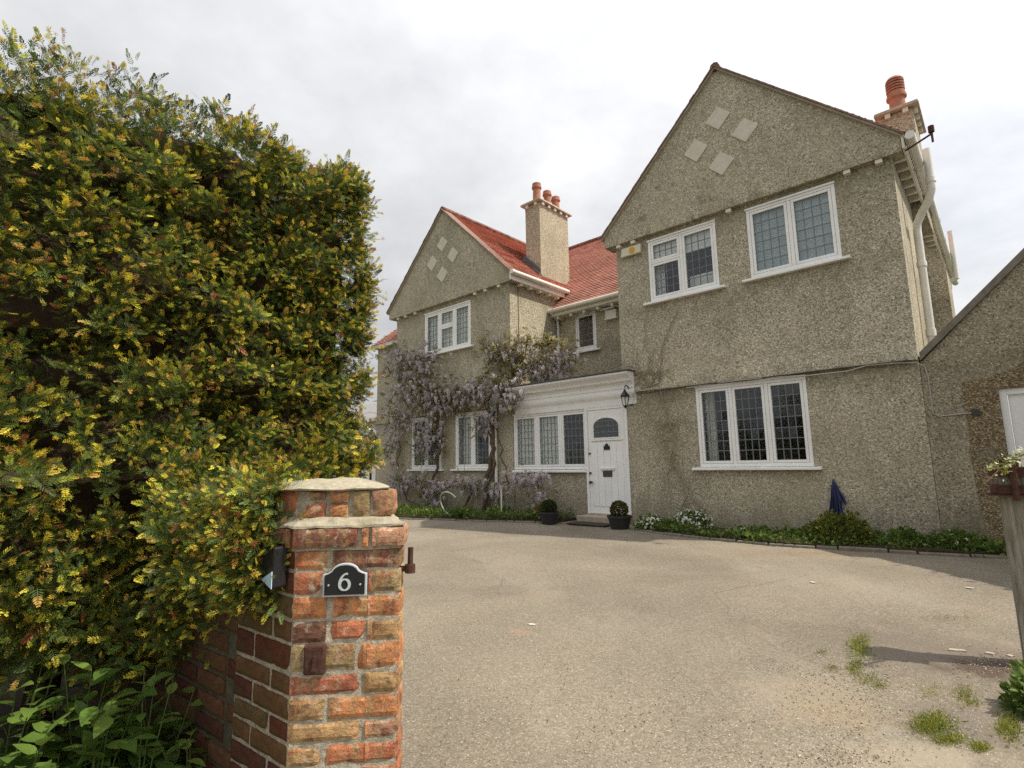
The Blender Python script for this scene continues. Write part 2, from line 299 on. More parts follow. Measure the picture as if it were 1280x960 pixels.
# ------------------------------------------------------------------ mesh helpers
class MB:
    def __init__(s): s.v = []; s.f = []
    def quad(s, a, b, c, d): i = len(s.v); s.v += [a, b, c, d]; s.f.append((i, i + 1, i + 2, i + 3)); return s
    def poly(s, pts): i = len(s.v); s.v += list(pts); s.f.append(tuple(range(i, i + len(pts)))); return s
    def box(s, x0, x1, y0, y1, z0, z1):
        i = len(s.v); s.v += [(x, y, z) for z in (z0, z1) for x, y in ((x0, y0), (x1, y0), (x1, y1), (x0, y1))]
        s.f += [tuple(i + k for k in f) for f in ((0, 3, 2, 1), (4, 5, 6, 7), (0, 1, 5, 4), (1, 2, 6, 5), (2, 3, 7, 6), (3, 0, 4, 7))]; return s
    def prism(s, poly, a, b, axis='y'):   # polygon in the (x,z) plane pushed along y, or in (x,y) along z, or (y,z) along x
        n = len(poly); i = len(s.v)
        def P(p, t): return (p[0], t, p[1]) if axis == 'y' else (p[0], p[1], t) if axis == 'z' else (t, p[0], p[1])
        s.v += [P(p, a) for p in poly] + [P(p, b) for p in poly]
        s.f.append(tuple(range(i, i + n))); s.f.append(tuple(range(i + 2 * n - 1, i + n - 1, -1)))
        for k in range(n): s.f.append((i + k, i + n + k, i + n + (k + 1) % n, i + (k + 1) % n))
        return s
    def tube(s, pts, rad, n=6, cap=True):
        pts = [Vector(p) for p in pts]
        if not isinstance(rad, (list, tuple)): rad = [rad] * len(pts)
        base = len(s.v); prev = None
        for k, p in enumerate(pts):
            t = (pts[min(k + 1, len(pts) - 1)] - pts[max(k - 1, 0)]).normalized()
            if prev is None: a = t.orthogonal().normalized()
            else:
                a = prev - t * prev.dot(t); a = a.normalized() if a.length > 1e-6 else t.orthogonal().normalized()
            prev = a; b = t.cross(a)
            for j in range(n):
                an = 2 * math.pi * j / n; s.v.append(tuple(p + (a * math.cos(an) + b * math.sin(an)) * rad[k]))
        for k in range(len(pts) - 1):
            for j in range(n):
                q = base + k * n; s.f.append((q + j, q + (j + 1) % n, q + n + (j + 1) % n, q + n + j))
        if cap: s.f.append(tuple(base + j for j in range(n - 1, -1, -1))); s.f.append(tuple(base + (len(pts) - 1) * n + j for j in range(n)))
        return s
    def lathe(s, prof, c=(0, 0, 0), n=20):
        base = len(s.v)
        for r, z in prof:
            for j in range(n):
                an = 2 * math.pi * j / n; s.v.append((c[0] + r * math.cos(an), c[1] + r * math.sin(an), c[2] + z))
        for k in range(len(prof) - 1):
            for j in range(n): q = base + k * n; s.f.append((q + j, q + (j + 1) % n, q + n + (j + 1) % n, q + n + j))
        s.f.append(tuple(base + j for j in range(n - 1, -1, -1))); s.f.append(tuple(base + (len(prof) - 1) * n + j for j in range(n)))
        return s
    def mesh(s, name):
        m = bpy.data.meshes.new(name); m.from_pydata([tuple(v) for v in s.v], [], s.f); m.validate(); m.update(); return m
    def build(s, name, mat, parent=None, loc=None, rz=0, smooth=False, bevel=0):
        m = s.mesh(name)
        return link(name, m, mat, parent, loc, rz, smooth, bevel)
def link(name, m, mat, parent=None, loc=None, rz=0, smooth=False, bevel=0):
    if mat and not m.materials: m.materials.append(M[mat])
    if smooth:
        m.polygons.foreach_set('use_smooth', [True] * len(m.polygons))
        try: m.set_sharp_from_angle(angle=R(40))
        except Exception: pass
    o = bpy.data.objects.new(name, m); col.objects.link(o)
    if parent: o.parent = parent
    if loc is not None: o.location = loc
    o.rotation_euler.z = rz
    if bevel:
        b = o.modifiers.new('bevel', 'BEVEL'); b.width = bevel; b.segments = 2; b.limit_method = 'ANGLE'
    return o
def tag(o, label=None, cat=None, group=None, kind=None):
    if label: o['label'] = label
    if cat: o['category'] = cat
    if group: o['group'] = group
    if kind: o['kind'] = kind
    return o
def thing(name, label, cat, loc=(0, 0, 0), rz=0, group=None):
    o = bpy.data.objects.new(name, None); col.objects.link(o); o.location = loc; o.rotation_euler.z = rz; o.empty_display_size = .2
    return tag(o, label, cat, group)
def H(name, label, cat, u, v, z=0, group=None): return thing(name, label, cat, W(u, v, z), -YAW, group)

def npmesh(name, verts, faces, colors=None, mat=None):
    """big mesh from arrays: verts (n,3), faces (m,4) quads or (m,3)"""
    m = bpy.data.meshes.new(name); k = faces.shape[1]
    m.vertices.add(len(verts)); m.vertices.foreach_set('co', verts.astype(np.float32).ravel())
    m.loops.add(faces.size); m.loops.foreach_set('vertex_index', faces.astype(np.int32).ravel())
    m.polygons.add(len(faces)); m.polygons.foreach_set('loop_start', np.arange(0, faces.size, k, dtype=np.int32))
    m.update(calc_edges=True)
    if colors is not None:
        a = m.color_attributes.new('Col', 'FLOAT_COLOR', 'POINT')
        a.data.foreach_set('color', np.concatenate([colors, np.ones((len(colors), 1))], 1).astype(np.float32).ravel())
    if mat: m.materials.append(M[mat])
    return m
def frames(d, up):
    """rotation matrices with x axis d and z axis near up: (n,3,3) columns"""
    x = d / np.linalg.norm(d, axis=1, keepdims=True)
    y = np.cross(up, x); ny = np.linalg.norm(y, axis=1, keepdims=True); y = np.where(ny > 1e-5, y / np.maximum(ny, 1e-5), np.array([[0, 1., 0]]))
    z = np.cross(x, y); return np.stack([x, y, z], 2)
def scatter(tv, tf, tcol, pos, Rm, scale, tints, mixin=None):
    """copies of a template (tv (k,3), tf (m,4)); tcol (k,) 0..1 blends the two tints of each copy"""
    n, k = len(pos), len(tv)
    if np.ndim(scale) == 1: scale = scale[:, None]
    V = np.einsum('nij,nkj->nki', Rm, tv[None] * (scale[:, None, :] if scale.shape[1] > 1 else scale[:, None]))
    V = (V + pos[:, None]).reshape(-1, 3)
    Fc = (tf[None] + (np.arange(n) * k)[:, None, None]).reshape(-1, tf.shape[1])
    a, b = tints
    C = (a[:, None] * (1 - tcol)[None, :, None] + b[:, None] * tcol[None, :, None]).reshape(-1, 3)
    return V, Fc, C
def leaf_template(nseg=2, w=.3, fold=.12, droop=.15):
    """single leaf along +x, length 1, quads"""
    xs = np.linspace(0, 1, nseg + 2); v = []; f = []
    for x in xs:
        h = w * math.sin(math.pi * min(1, x ** .8 * .98 + .01)) + .004; z = -droop * x * x
        v += [(x, -h, z + fold * h), (x, 0, z), (x, h, z + fold * h)]
    for i in range(len(xs) - 1):
        a = i * 3; f += [(a, a + 3, a + 4, a + 1), (a + 1, a + 4, a + 5, a + 2)]
    return np.array(v), np.array(f)
def unit(n): v = rng.normal(size=(n, 3)); return v / np.linalg.norm(v, axis=1, keepdims=True)
def var(c, n, s=.25): return np.array(c)[None] * (1 + rng.uniform(-s, s, (n, 1))) * (1 + rng.uniform(-s * .25, s * .25, (n, 3)))
def merge(parts):
    V, Fc, C, o = [], [], [], 0
    for v, f, c in parts: V.append(v); Fc.append(f + o); C.append(c); o += len(v)
    return np.concatenate(V), np.concatenate(Fc), np.concatenate(C)

# ------------------------------------------------------------------ ground
g = MB().quad((-900, -900, -.06), (900, -900, -.06), (900, 1500, -.06), (-900, 1500, -.06)).build('ground', 'grass'); tag(g, 'grass and earth ground around the house', 'ground', kind='structure')
rd = MB().box(-60, 60, -9.5, -2.2, -.2, -.012).build('road', 'road'); tag(rd, 'street running past the entrance', 'road', kind='structure')
# the drive: a gently uneven sheet
nx, ny = 90, 110
xs = np.linspace(-9, 12, nx); ys = np.linspace(-2.2, 26, ny); X, Y = np.meshgrid(xs, ys)
Z = np.array([[.012 * mnoise.noise((x * .6, y * .6, 1)) + .006 * mnoise.noise((x * 2, y * 2, 4)) for x in xs] for y in ys])
# a shallow scrape near the right-hand gate
pc = onz(1065, 905); Z -= .035 * np.exp(-(((X - pc.x) / .3) ** 2 + ((Y - pc.y) / .16) ** 2))
dv = np.stack([X.ravel(), Y.ravel(), Z.ravel()], 1); ii = (np.arange(ny - 1)[:, None] * nx + np.arange(nx - 1)[None]).ravel()
dm = npmesh('driveway', dv, np.stack([ii, ii + 1, ii + nx + 1, ii + nx], 1), None, 'tarmac'); dm.polygons.foreach_set('use_smooth', [True] * len(dm.polygons))
drv = bpy.data.objects.new('driveway', dm); col.objects.link(drv); tag(drv, 'worn sandy grey tarmac driveway', 'driveway', kind='structure')

# ------------------------------------------------------------------ the house
house = H('house', 'two gabled grey pebbledash house with red tiled roofs and white leaded windows', 'house', 0, 0, 0)
def wall_holes(mb, u0, u1, z0, z1, holes, v, t=.28):
    us = sorted({u0, u1, *[h[0] for h in holes], *[h[1] for h in holes]}); zs = sorted({z0, z1, *[h[2] for h in holes], *[h[3] for h in holes]})
    us = [x for x in us if u0 <= x <= u1]; zs = [x for x in zs if z0 <= x <= z1]
    inside = lambda a, b: any(h[0] < a < h[1] and h[2] < b < h[3] for h in holes)
    for a0, a1 in zip(us, us[1:]):
        for b0, b1 in zip(zs, zs[1:]):
            if inside((a0 + a1) / 2, (b0 + b1) / 2): continue
            mb.quad((a0, v, b0), (a1, v, b0), (a1, v, b1), (a0, v, b1)); mb.quad((a1, v + t, b0), (a0, v + t, b0), (a0, v + t, b1), (a1, v + t, b1))
    for a, b, c, d in holes:
        c0, d0 = max(c, z0), min(d, z1)
        if c0 >= d0: continue
        mb.quad((a, v, c0), (a, v, d0), (a, v + t, d0), (a, v + t, c0)); mb.quad((b, v, d0), (b, v, c0), (b, v + t, c0), (b, v + t, d0))
        mb.quad((a, v, d), (b, v, d), (b, v + t, d), (a, v + t, d)); mb.quad((a, v, c), (a, v + t, c), (b, v + t, c), (b, v, c))
    for a in (u0, u1): mb.quad((a, v, z0), (a, v, z1), (a, v + t, z1), (a, v + t, z0))
    mb.quad((u0, v, z0), (u1, v, z0), (u1, v + t, z0), (u0, v + t, z0)); mb.quad((u0, v, z1), (u1, v, z1), (u1, v + t, z1), (u0, v + t, z1))
STR = 2.47
WIN = dict(Rg=(1.43, 3.18, 1.04, 2.41), Rl=(.70, 2.0, 4.12, 5.31), Rr=(2.53, 3.84, 4.12, 5.31), Lu=(-6.12, -4.28, 4.11, 5.26), Lg1=(-4.89, -3.62, 1.05, 2.41), Lg2=(-6.70, -5.45, 1.05, 2.41))
def front(u0, u1, lo, hi):
    mb = MB(); wall_holes(mb, u0, u1, -.25, STR, lo, 0); mb.build('wall', 'pebble', house)
    mb = MB(); wall_holes(mb, u0, u1, STR + .002, 5.44, hi, -.035)
    # bell-cast drip above the ground floor
    mb.prism([(-.036, STR + .28), (-.075, STR + .015), (-.075, STR - .012), (.0, STR - .004)], u0, u1, 'x')
    mb.build('upper_wall', 'pebble', house)
front(0, 4.58, [WIN['Rg']], [WIN['Rl'], WIN['Rr']])
front(-7.45, -2.93, [WIN['Lg1'], WIN['Lg2']], [WIN['Lu']])
def gable(u0, u1, ua, za, zb=5.42, ze=5.63):
    mb = MB().prism([(u0, zb), (u1, zb), (u1, ze), (ua, za), (u0, ze)], -.14, .2); mb.build('gable', 'pebble', house)
    # tiled verge: undercloak strip and the tile edge above it
    for a, b in (((u0 - .05, ze - .05), (ua, za)), ((ua, za), (u1 + .05, ze - .05))):
        MB().prism([(a[0], a[1] + .0), (b[0], b[1]), (b[0], b[1] + .035), (a[0], a[1] + .035)], -.19, .1).build('verge', 'stone', house)
        n = 26
        for_mb = MB()
        for k in range(n):
            t0, t1 = k / n, (k + .96) / n; p = lambda t, e: (a[0] + (b[0] - a[0]) * t, a[1] + (b[1] - a[1]) * t + .037 + e)
            j = random.uniform(-.008, .008); for_mb.prism([p(t0, 0), p(t1, 0), p(t1, .03), p(t0, .034)], -.215 + j, .1)
        for_mb.build('verge_tiles', 'vtile', house)
gable(-.2, 4.71, 2.25, 8.06); gable(-7.7, -2.80, -5.27, 8.0)
def corbels(us):
    for u in us: MB().box(u - .045, u + .045, -.125, -.02, 5.355, 5.418).build('corbel', 'cream', house, bevel=.006)
corbels([.1, .42, 2.27, 4.03, 4.43]); corbels([-7.3, -6.95, -6.5, -4.05, -3.68, -3.22])
def diamonds(uc, zc):
    for du, dz in ((0, .43), (.43, 0), (-.43, 0), (0, -.43)):
        r = .225; MB().prism([(uc + du, zc + dz - r), (uc + du + r, zc + dz), (uc + du, zc + dz + r), (uc + du - r, zc + dz)], -.158, -.13).build('diamond_panel', 'diamond', house, bevel=.006)
diamonds(2.23, 6.69); diamonds(-5.27, 6.62)
# side and recessed walls
s = MB(); s.box(4.30, 4.579, .28, 8.6, -.25, 5.5); s.build('side_wall', 'pebble', house)
s = MB(); s.box(.001, .28, .28, 8.6, -.25, 5.5); s.build('side_wall', 'pebble', house)
s = MB(); s.box(-3.21, -2.931, .28, 4.5, -.25, 5.5); s.build('side_wall', 'pebble', house)
s = MB(); s.box(-7.449, -7.17, .28, 8.6, -.25, 5.5); s.build('side_wall', 'pebble', house)
CW = (-2.36, -1.75, 3.90, 4.86)
s = MB(); wall_holes(s, -2.93, 0, 2.5, 5.1, [CW], 1.8); s.build('recessed_wall', 'pebble', house)
s = MB().box(-7.4, 4.5, 8.4, 8.6, -.25, 5.6); s.build('rear_wall', 'pebble', house)
for nm_, za_, zb_ in (('upper_floor', 2.5, 2.75), ('ceiling', 5.32, 5.38)):
    for ua_, ub_, va_ in ((-7.17, -3.21, .29), (-3.21, .0, 2.09), (.28, 4.30, .29)): MB().box(ua_, ub_, va_, 8.4, za_, zb_).build(nm_, 'plaster', house)
MB().box(-7.17, 4.30, 3.6, 3.7, -.2, 2.5).box(-7.17, 4.3, 4.4, 4.5, 2.75, 5.32).build('partition', 'plaster', house)
MB().box(-9.0, -7.45, .35, 5, -.25, 4.9).build('wing_wall', 'pebble', house)
MB().box(-9.02, -7.45, .315, .36, 2.42, 2.5).build('string_course', 'pebble', house)
# roofs: courses of overlapping tiles
def slope(name, o, along, up, L0, L1, n, g=.1, mat='tile'):
    """n courses; L0(k), L1(k): start and end along each course"""
    o, along, up = Vector(o), Vector(along), Vector(up).normalized(); nrm = along.cross(up).normalized()
    if nrm.z < 0: nrm = -nrm
    mb = MB(); uv = []
    for k in range(n):
        a, b = L0(k), L1(k); seg = max(1, int((b - a) / .34))
        for q in range(seg):
            s0, s1 = a + (b - a) * q / seg, a + (b - a) * (q + 1) / seg; j = random.uniform(0, .006)
            p = lambda s_, h, e: o + along * s_ + up * h + nrm * e
            mb.quad(p(s0, k * g, .026 + j), p(s1, k * g, .026 + j), p(s1, (k + 1) * g + .02, .004), p(s0, (k + 1) * g + .02, .004)); uv += [(s0, k * g), (s1, k * g), (s1, (k + 1) * g), (s0, (k + 1) * g)]
            mb.quad(p(s0, k * g, -.004), p(s1, k * g, -.004), p(s1, k * g, .026 + j), p(s0, k * g, .026 + j)); uv += [(s0, k * g), (s1, k * g), (s1, k * g + .01), (s0, k * g + .01)]
    m = mb.mesh(name); l = m.uv_layers.new(); l.data.foreach_set('uv', np.array(uv, dtype=np.float32).ravel())
    return link(name, m, mat, house)
S2 = math.sqrt(.5)
slope('roof_slope', (-2.74, -.17, 5.62), (0, 1, 0), (-1, 0, .945), lambda k: 0, lambda k: 5.2, 35)
slope('roof_slope', (-7.8, -.17, 5.62), (0, 1, 0), (1, 0, .945), lambda k: 0, lambda k: 5.2, 35)
slope('roof_slope', (-.26, -.17, 5.64), (0, 1, 0), (1, 0, .965), lambda k: 0, lambda k: 8.9, 35)
slope('roof_slope', (4.77, -.17, 5.64), (0, 1, 0), (-1, 0, .965), lambda k: 0, lambda k: 8.9, 35)
slope('roof_slope', (-6, 1.52, 5.03), (1, 0, 0), (0, 1, 1), lambda k: 0, lambda k: 8.0, 42)
slope('roof_slope', (-6, 7.5, 5.03), (1, 0, 0), (0, -1, 1), lambda k: 0, lambda k: 8.0, 42)
slope('wing_roof', (-9.15, .2, 4.9), (1, 0, 0), (0, 1, 1), lambda k: k * .0707, lambda k: 1.75, 22)
MB().box(-9.1, -7.45, .2, 4.9, 4.80, 4.89).build('wing_fascia', 'cream', house)
for a, b in (((-5.27, -.18, 8.04), (-5.27, 5, 8.04)), ((2.25, -.18, 8.10), (2.25, 8.7, 8.10)), ((-5.2, 4.5, 8.02), (2.2, 4.5, 8.02))):
    a, b = Vector(a), Vector(b); n = int((b - a).length / .33); mb = MB(); L = (b - a).normalized()
    for k in range(n): mb.tube([a + L * (.33 * k), a + L * (.33 * k + .32)], [.085, .085 + random.uniform(0, .006)], 8)
    mb.build('ridge_tiles', 'tile', house)
# eaves: fascia, gutter, rafter ends
def gutter_profile(mb, a, b, r=.06): mb.tube([a, b], r, 10)
MB().box(-2.80, -2.77, -.17, 1.95, 5.44, 5.60).build('fascia', 'white', house)
MB().tube([(-2.71, -.2, 5.60), (-2.71, 2.0, 5.60)], .058, 10).build('gutter', 'upvc', house, smooth=True)
MB().box(-2.93, -2.78, -.1, 1.8, 5.43, 5.45).build('soffit', 'cream', house)
for k in range(5): MB().box(-2.925, -2.80, .22 + k * .36, .29 + k * .36, 5.37, 5.432).build('rafter_end', 'cream', house)
MB().box(-2.93, -.0, 1.49, 1.52, 4.86, 5.0).build('fascia', 'cream', house)
MB().tube([(-2.95, 1.43, 4.99), (-.02, 1.43, 4.99)], .058, 10).build('gutter', 'cream', house, smooth=True)
MB().box(-2.93, 0, 1.52, 1.8, 4.85, 4.87).build('soffit', 'cream', house)
for k in range(7): MB().box(-2.75 + k * .4, -2.69 + k * .4, 1.53, 1.76, 4.78, 4.848).build('rafter_end', 'cream', house)
MB().tube([(-2.86, 1.43, 4.95), (-2.86, 1.70, 4.8), (-2.86, 1.72, 4.6), (-2.86, 1.72, 2.9)], .036, 10).build('downpipe', 'upvc', house, smooth=True)
# right-hand eave
MB().box(4.72, 4.75, -.18, 8.5, 5.43, 5.61).build('fascia', 'cream', house)
gm = MB()
for k in range(7): gm.tube([(4.825, -.2 + k * 1.25, 5.585), (4.825, 1.0 + k * 1.25, 5.585)], .06, 10)
for k in range(7): gm.tube([(4.825, .98 + k * 1.25, 5.585), (4.825, 1.07 + k * 1.25, 5.585)], .068, 10)
gm.build('gutter', 'upvc', house, smooth=True)
for k in range(26): MB().box(4.58, 4.72, .12 + k * .33, .18 + k * .33, 5.40, 5.52).build('rafter_end', 'cream', house)
MB().box(4.58, 4.72, -.1, 8.5, 5.525, 5.54).build('soffit', 'stone', house)
# soil pipe beside the right-hand corner, with its offset over the gutter
MB().tube([(4.68, 1.1, 2.3), (4.68, 1.1, 4.62), (4.69, 1.08, 4.74), (4.77, .98, 4.86), (4.88, .88, 5.0), (4.93, .84, 5.12), (4.935, .84, 5.28), (4.935, .84, 5.78)], .055, 12).build('soil_pipe', 'upvc', house, smooth=True)
for a_, b_ in (((4.68, 1.1, 4.05), (4.68, 1.1, 4.13)), ((4.68, 1.1, 2.95), (4.68, 1.1, 3.06)), ((4.935, .84, 5.24), (4.935, .84, 5.32))): MB().tube([a_, b_], .066, 12).build('pipe_collar', 'upvc', house, smooth=True)
MB().tube([(4.935, 5.9, 5.0), (4.935, 5.9, 6.1)], .05, 10).tube([(4.7, 6.0, 4.95), (4.935, 5.9, 5.02)], .05, 8).build('soil_pipe', 'upvc', house, smooth=True)
MB().tube([(4.75, -.1, 5.42), (5.06, -.28, 5.45)], .014, 6).tube([(5.06, -.28, 5.33), (5.06, -.28, 5.5)], .014, 6).tube([(5.06, -.28, 5.47), (5.06, -.28, 5.56)], .035, 8).build('cable_bracket', 'rust', house)
# chimneys
def chimney(u0, u1, v0, v1, z0, z1, pots):
    MB().box(u0, u1, v0, v1, z0, z1).build('chimney', 'pebble', house)
    MB().prism([(u0 - .1, z1 + .02), (u1 + .1, z1 + .02), (u1 + .085, z1 + .075), (u0 - .085, z1 + .075)], v0 - .1, v1 + .1).build('chimney_cap', 'stone', house, bevel=.01)
    k = 0
    while v0 + .1 + k * .26 < v1:
        v = v0 + .1 + k * .26
        for a, b in ((u0 - .06, u0 + .0), (u1, u1 + .06)): MB().box(a, b, v - .04, v + .04, z1 - .06, z1 + .02).build('corbel', 'cream', house)
        k += 1
    for u in (u0 + .1, u1 - .1): MB().box(u - .04, u + .04, v0 - .06, v0, z1 - .06, z1 + .02).build('corbel', 'cream', house)
    for u, v, h, r, kind in pots:
        pr = [(r * 1.05, 0), (r * .95, h * .15), (r * .86, h * .72), (r * .9, h * .76), (r * 1.12, h * .78), (r * 1.12, h * .86), (r * 1.0, h * .88), (r * 1.0, h), (r * .8, h), (r * .8, h * .8)]
        p = MB().lathe(pr, (u, v, z1 + .07), 18).build('chimney_pot', 'terra', house, smooth=True)
        if kind:
            c = MB()
            for q in range(4): c.lathe([(r * 1.02, 0), (r * 1.05, .03), (r * .8, .035)], (u, v, z1 + .07 + h + .02 + q * .055), 16)
            c.lathe([(r * 1.0, 0), (r * .8, .05), (r * .4, .08), (.01, .09)], (u, v, z1 + .07 + h + .24), 16); c.lathe([(r * .5, 0), (r * .5, .25)], (u, v, z1 + .05 + h), 10)
            c.build('cowl', 'terra', p, smooth=True)
chimney(-3.62, -3.12, 1.4, 2.65, 5.2, 8.06, [(-3.38, 1.62, .62, .12, 0), (-3.36, 2.05, .55, .115, 0), (-3.36, 2.43, .52, .12, 0)])
chimney(4.32, 4.78, 2.1, 3.15, 5.2, 7.22, [(4.55, 2.5, .54, .14, 1), (4.58, 2.9, .3, .1, 0)])
MB().box(4.58, 4.875, 3.3, 4.5, -.2, 4.55).build('chimney_breast', 'pebble', house)
MB().prism([(4.58, 4.55), (4.876, 4.55), (4.78, 4.95), (4.58, 5.05)], 3.3, 4.5).build('breast_shoulder', 'pebble', house)
fl = MB(); fl.quad((-3.67, 1.34, 6.60), (-3.67, 1.34, 6.72), (-3.10, 1.34, 6.18), (-3.10, 1.34, 6.05)); fl.prism([(-3.68, 6.52), (-3.68, 6.60), (-3.10, 6.05), (-3.10, 5.97)], 1.30, 1.41); fl.build('flashing', 'leadflash', house)

# windows ---------------------------------------------------------------
pane_mesh = MB().box(-.5, .5, -.5, .5, -.5, .5).mesh('pane'); pane_mesh.materials.append(M['glass'])
def glaze(win, a, b, c, d, v, nx, ny, each=True):
    """leaded light: panes one by one and the lead net between them"""
    mb = MB(); t = .0065
    for i in range(nx + 1): x = a + (b - a) * i / nx; mb.box(x - t, x + t, v - .007, v + .006, c, d)
    for j in range(ny + 1): z = c + (d - c) * j / ny; mb.box(a, b, v - .0075, v + .0065, z - t, z + t)
    mb.build('lead_lattice', 'lead', win)
    for i in range(nx):
        for j in range(ny):
            o = bpy.data.objects.new('pane', pane_mesh); col.objects.link(o); o.parent = win
            w, h = (b - a) / nx, (d - c) / ny; o.location = (a + w * (i + .5), v, c + h * (j + .5)); o.scale = (w - .004, .003, h - .004)
            o.rotation_euler = (random.gauss(0, .009), 0, random.gauss(0, .009))
def window(u0, u1, z0, z1, lights, v=0., sill=True, fw=.05, cw=.042, proj=-.012):
    """lights: list of (ua, ub, nx, ny, transom or None) in fractions of the opening"""
    f = MB(); y0, y1 = v + proj, v + .075
    f.box(u0, u1, y0, y1, z1 - fw, z1); f.box(u0, u1, y0, y1, z0, z0 + fw * 1.1); f.box(u0, u0 + fw, y0, y1, z0 + fw * 1.1, z1 - fw); f.box(u1 - fw, u1, y0, y1, z0 + fw * 1.1, z1 - fw)
    n = len(lights); iu0, iu1 = u0 + fw, u1 - fw; mw = .055
    lw = (iu1 - iu0 - mw * (n - 1)) / n
    for k in range(1, n): x = iu0 + k * lw + (k - 1) * mw; f.box(x, x + mw, y0 + .004, y1 - .004, z0 + fw * 1.1, z1 - fw)
    win = f.build('window', 'white', house, bevel=.006)
    for k, (nx, ny, tr) in enumerate(lights):
        a = iu0 + k * (lw + mw); b = a + lw; c, d = z0 + fw * 1.1, z1 - fw
        spans = [(c, d, ny)] if not tr else [(c, c + (d - c) * tr[0] - .02, ny), (c + (d - c) * tr[0] + .02, d, tr[1])]
        if tr: MB().box(a, b, y0 + .003, y1 - .006, spans[0][1], spans[1][0]).build('transom', 'white', win, bevel=.004)
        for c_, d_, n_ in spans:
            g = .004; cm = MB(); A, B, C_, D = a + g, b - g, c_ + g, d_ - g; q0, q1 = y0 + .006, y1 - .015
            cm.box(A, B, q0, q1, D - cw, D); cm.box(A, B, q0, q1, C_, C_ + cw); cm.box(A, A + cw, q0, q1, C_ + cw, D - cw); cm.box(B - cw, B, q0, q1, C_ + cw, D - cw)
            cm.build('casement', 'white', win, bevel=.005)
            if nx: glaze(win, A + cw, B - cw, C_ + cw, D - cw, v + .028, nx, n_)
    if sill: MB().prism([(v - .085, z0 - .052), (v - .085, z0 - .012), (v + .06, z0 + .0), (v + .06, z0 - .052)], u0 - .13, u1 + .11, 'x').build('sill', 'white', win, bevel=.006)
    MB().box(u0 - .01, u1 + .01, v - .035, v + .02, z1 - .004, z1 + .022).build('head_drip', 'white', win)
    return win
window(*WIN['Rg'], [(4, 7, None)] * 3)
window(*WIN['Rl'], [(4, 4, (.64, 2)), (4, 6, None)], v=-.035)
window(*WIN['Rr'], [(4, 6, None)] * 2, v=-.035)
window(*WIN['Lu'], [(4, 7, None), (3, 4, (.6, 2)), (4, 7, None)], v=-.035)
window(*WIN['Lg1'], [(4, 7, None)] * 2); window(*WIN['Lg2'], [(4, 7, None)] * 2)
window(*CW, [(3, 5, None)], v=1.8)
# porch between the gables
mb = MB(); wall_holes(mb, -2.93, -.93, -.25, 1.0, [], .03); mb.build('porch_wall', 'pebble', house)
window(-2.92, -.90, 1.02, 2.24, [(5, 7, None)] * 3, v=.03, sill=False)
MB().prism([(-.06, .955), (-.06, 1.0), (.09, 1.02), (.09, .955)], -2.93, -.92, 'x').build('porch_sill', 'white', house, bevel=.006)
prof = [(.12, 2.24), (-.015, 2.24), (-.02, 2.31), (-.03, 2.36), (-.07, 2.42), (-.085, 2.46), (-.085, 2.535), (-.10, 2.545), (-.105, 2.60), (-.13, 2.64), (-.18, 2.665), (-.20, 2.68), (-.205, 2.70), (-.23, 2.73), (-.29, 2.775), (-.315, 2.80), (-.315, 2.835), (.12, 2.86)]
co = MB().prism([(p[0], p[1]) for p in prof], -2.84, .27, 'x').build('cornice', 'cream', house)
co.data.materials[0] = M['white']
MB().box(-2.87, .30, -.345, .0, 2.845, 2.866).build('roof_edge', 'leadflash', house); MB().box(-2.93, -.0, .0, 1.8, 2.80, 2.88).build('porch_roof', 'leadflash', house)
MB().box(-.93, -.875, -.02, .12, .14, 2.24).box(-.004, .05, -.03, .0, .14, 2.24).box(-.875, -.004, -.01, .12, 2.19, 2.24).build('door_frame', 'white', house, bevel=.005)
d = MB().box(-.872, -.006, .005, .05, .16, 2.188)
for k in range(5): u = -.80 + k * .145; d.box(u, u + .138, -.004, .006, .30, 1.52)
door = d.build('door', 'white', house, bevel=.004)
arch = [(-.74, 1.62), (-.14, 1.62), (-.14, 1.86)] + [(-.44 + .30 * math.cos(t), 1.86 + .17 * math.sin(t)) for t in np.linspace(.15, math.pi - .15, 11)] + [(-.74, 1.86)]
MB().prism(arch, .0005, .02).build('door_light_void', 'dark', door)  # solid black panel stands in for the unlit room behind the arched glass
MB().prism(arch, -.004, -.001).build('pane', 'glass', door)
am = MB()
for k in range(6): u = -.74 + .6 * k / 5; zt = 1.86 + .17 * math.sqrt(max(0, 1 - ((u + .44) / .30) ** 2)); am.box(u - .006, u + .006, -.008, -.003, 1.62, zt)
for z in (1.62, 1.74, 1.86, 1.955): hw = .30 if z <= 1.86 else .30 * math.sqrt(max(0, 1 - ((z - 1.86) / .17) ** 2)); am.box(-.44 - hw, -.44 + hw, -.0085, -.0035, z - .006, z + .006)
am.build('lead_lattice', 'lead', door)
tm = MB(); pts = arch + [arch[0]]
for p, q in zip(pts, pts[1:]): tm.tube([(p[0], -.006, p[1]), (q[0], -.006, q[1])], .014, 6)
tm.box(-.80, -.08, -.022, .003, 1.575, 1.605); tm.build('glazing_bead', 'white', door, smooth=True)
MB().prism([(-.50, 1.39), (-.37, 1.39), (-.37, 1.46), (-.40, 1.475), (-.405, 1.50), (-.435, 1.52), (-.465, 1.50), (-.47, 1.475), (-.50, 1.46)], -.018, .0).build('number_plaque', 'black', door)
MB().box(-.585, -.285, -.03, .0, 1.0, 1.025).box(-.60, -.27, -.04, .0, 1.025, 1.035).build('letter_hood', 'white', door)
MB().box(-.545, -.335, -.014, .0, .87, .985).build('letter_plate', 'chrome', door)
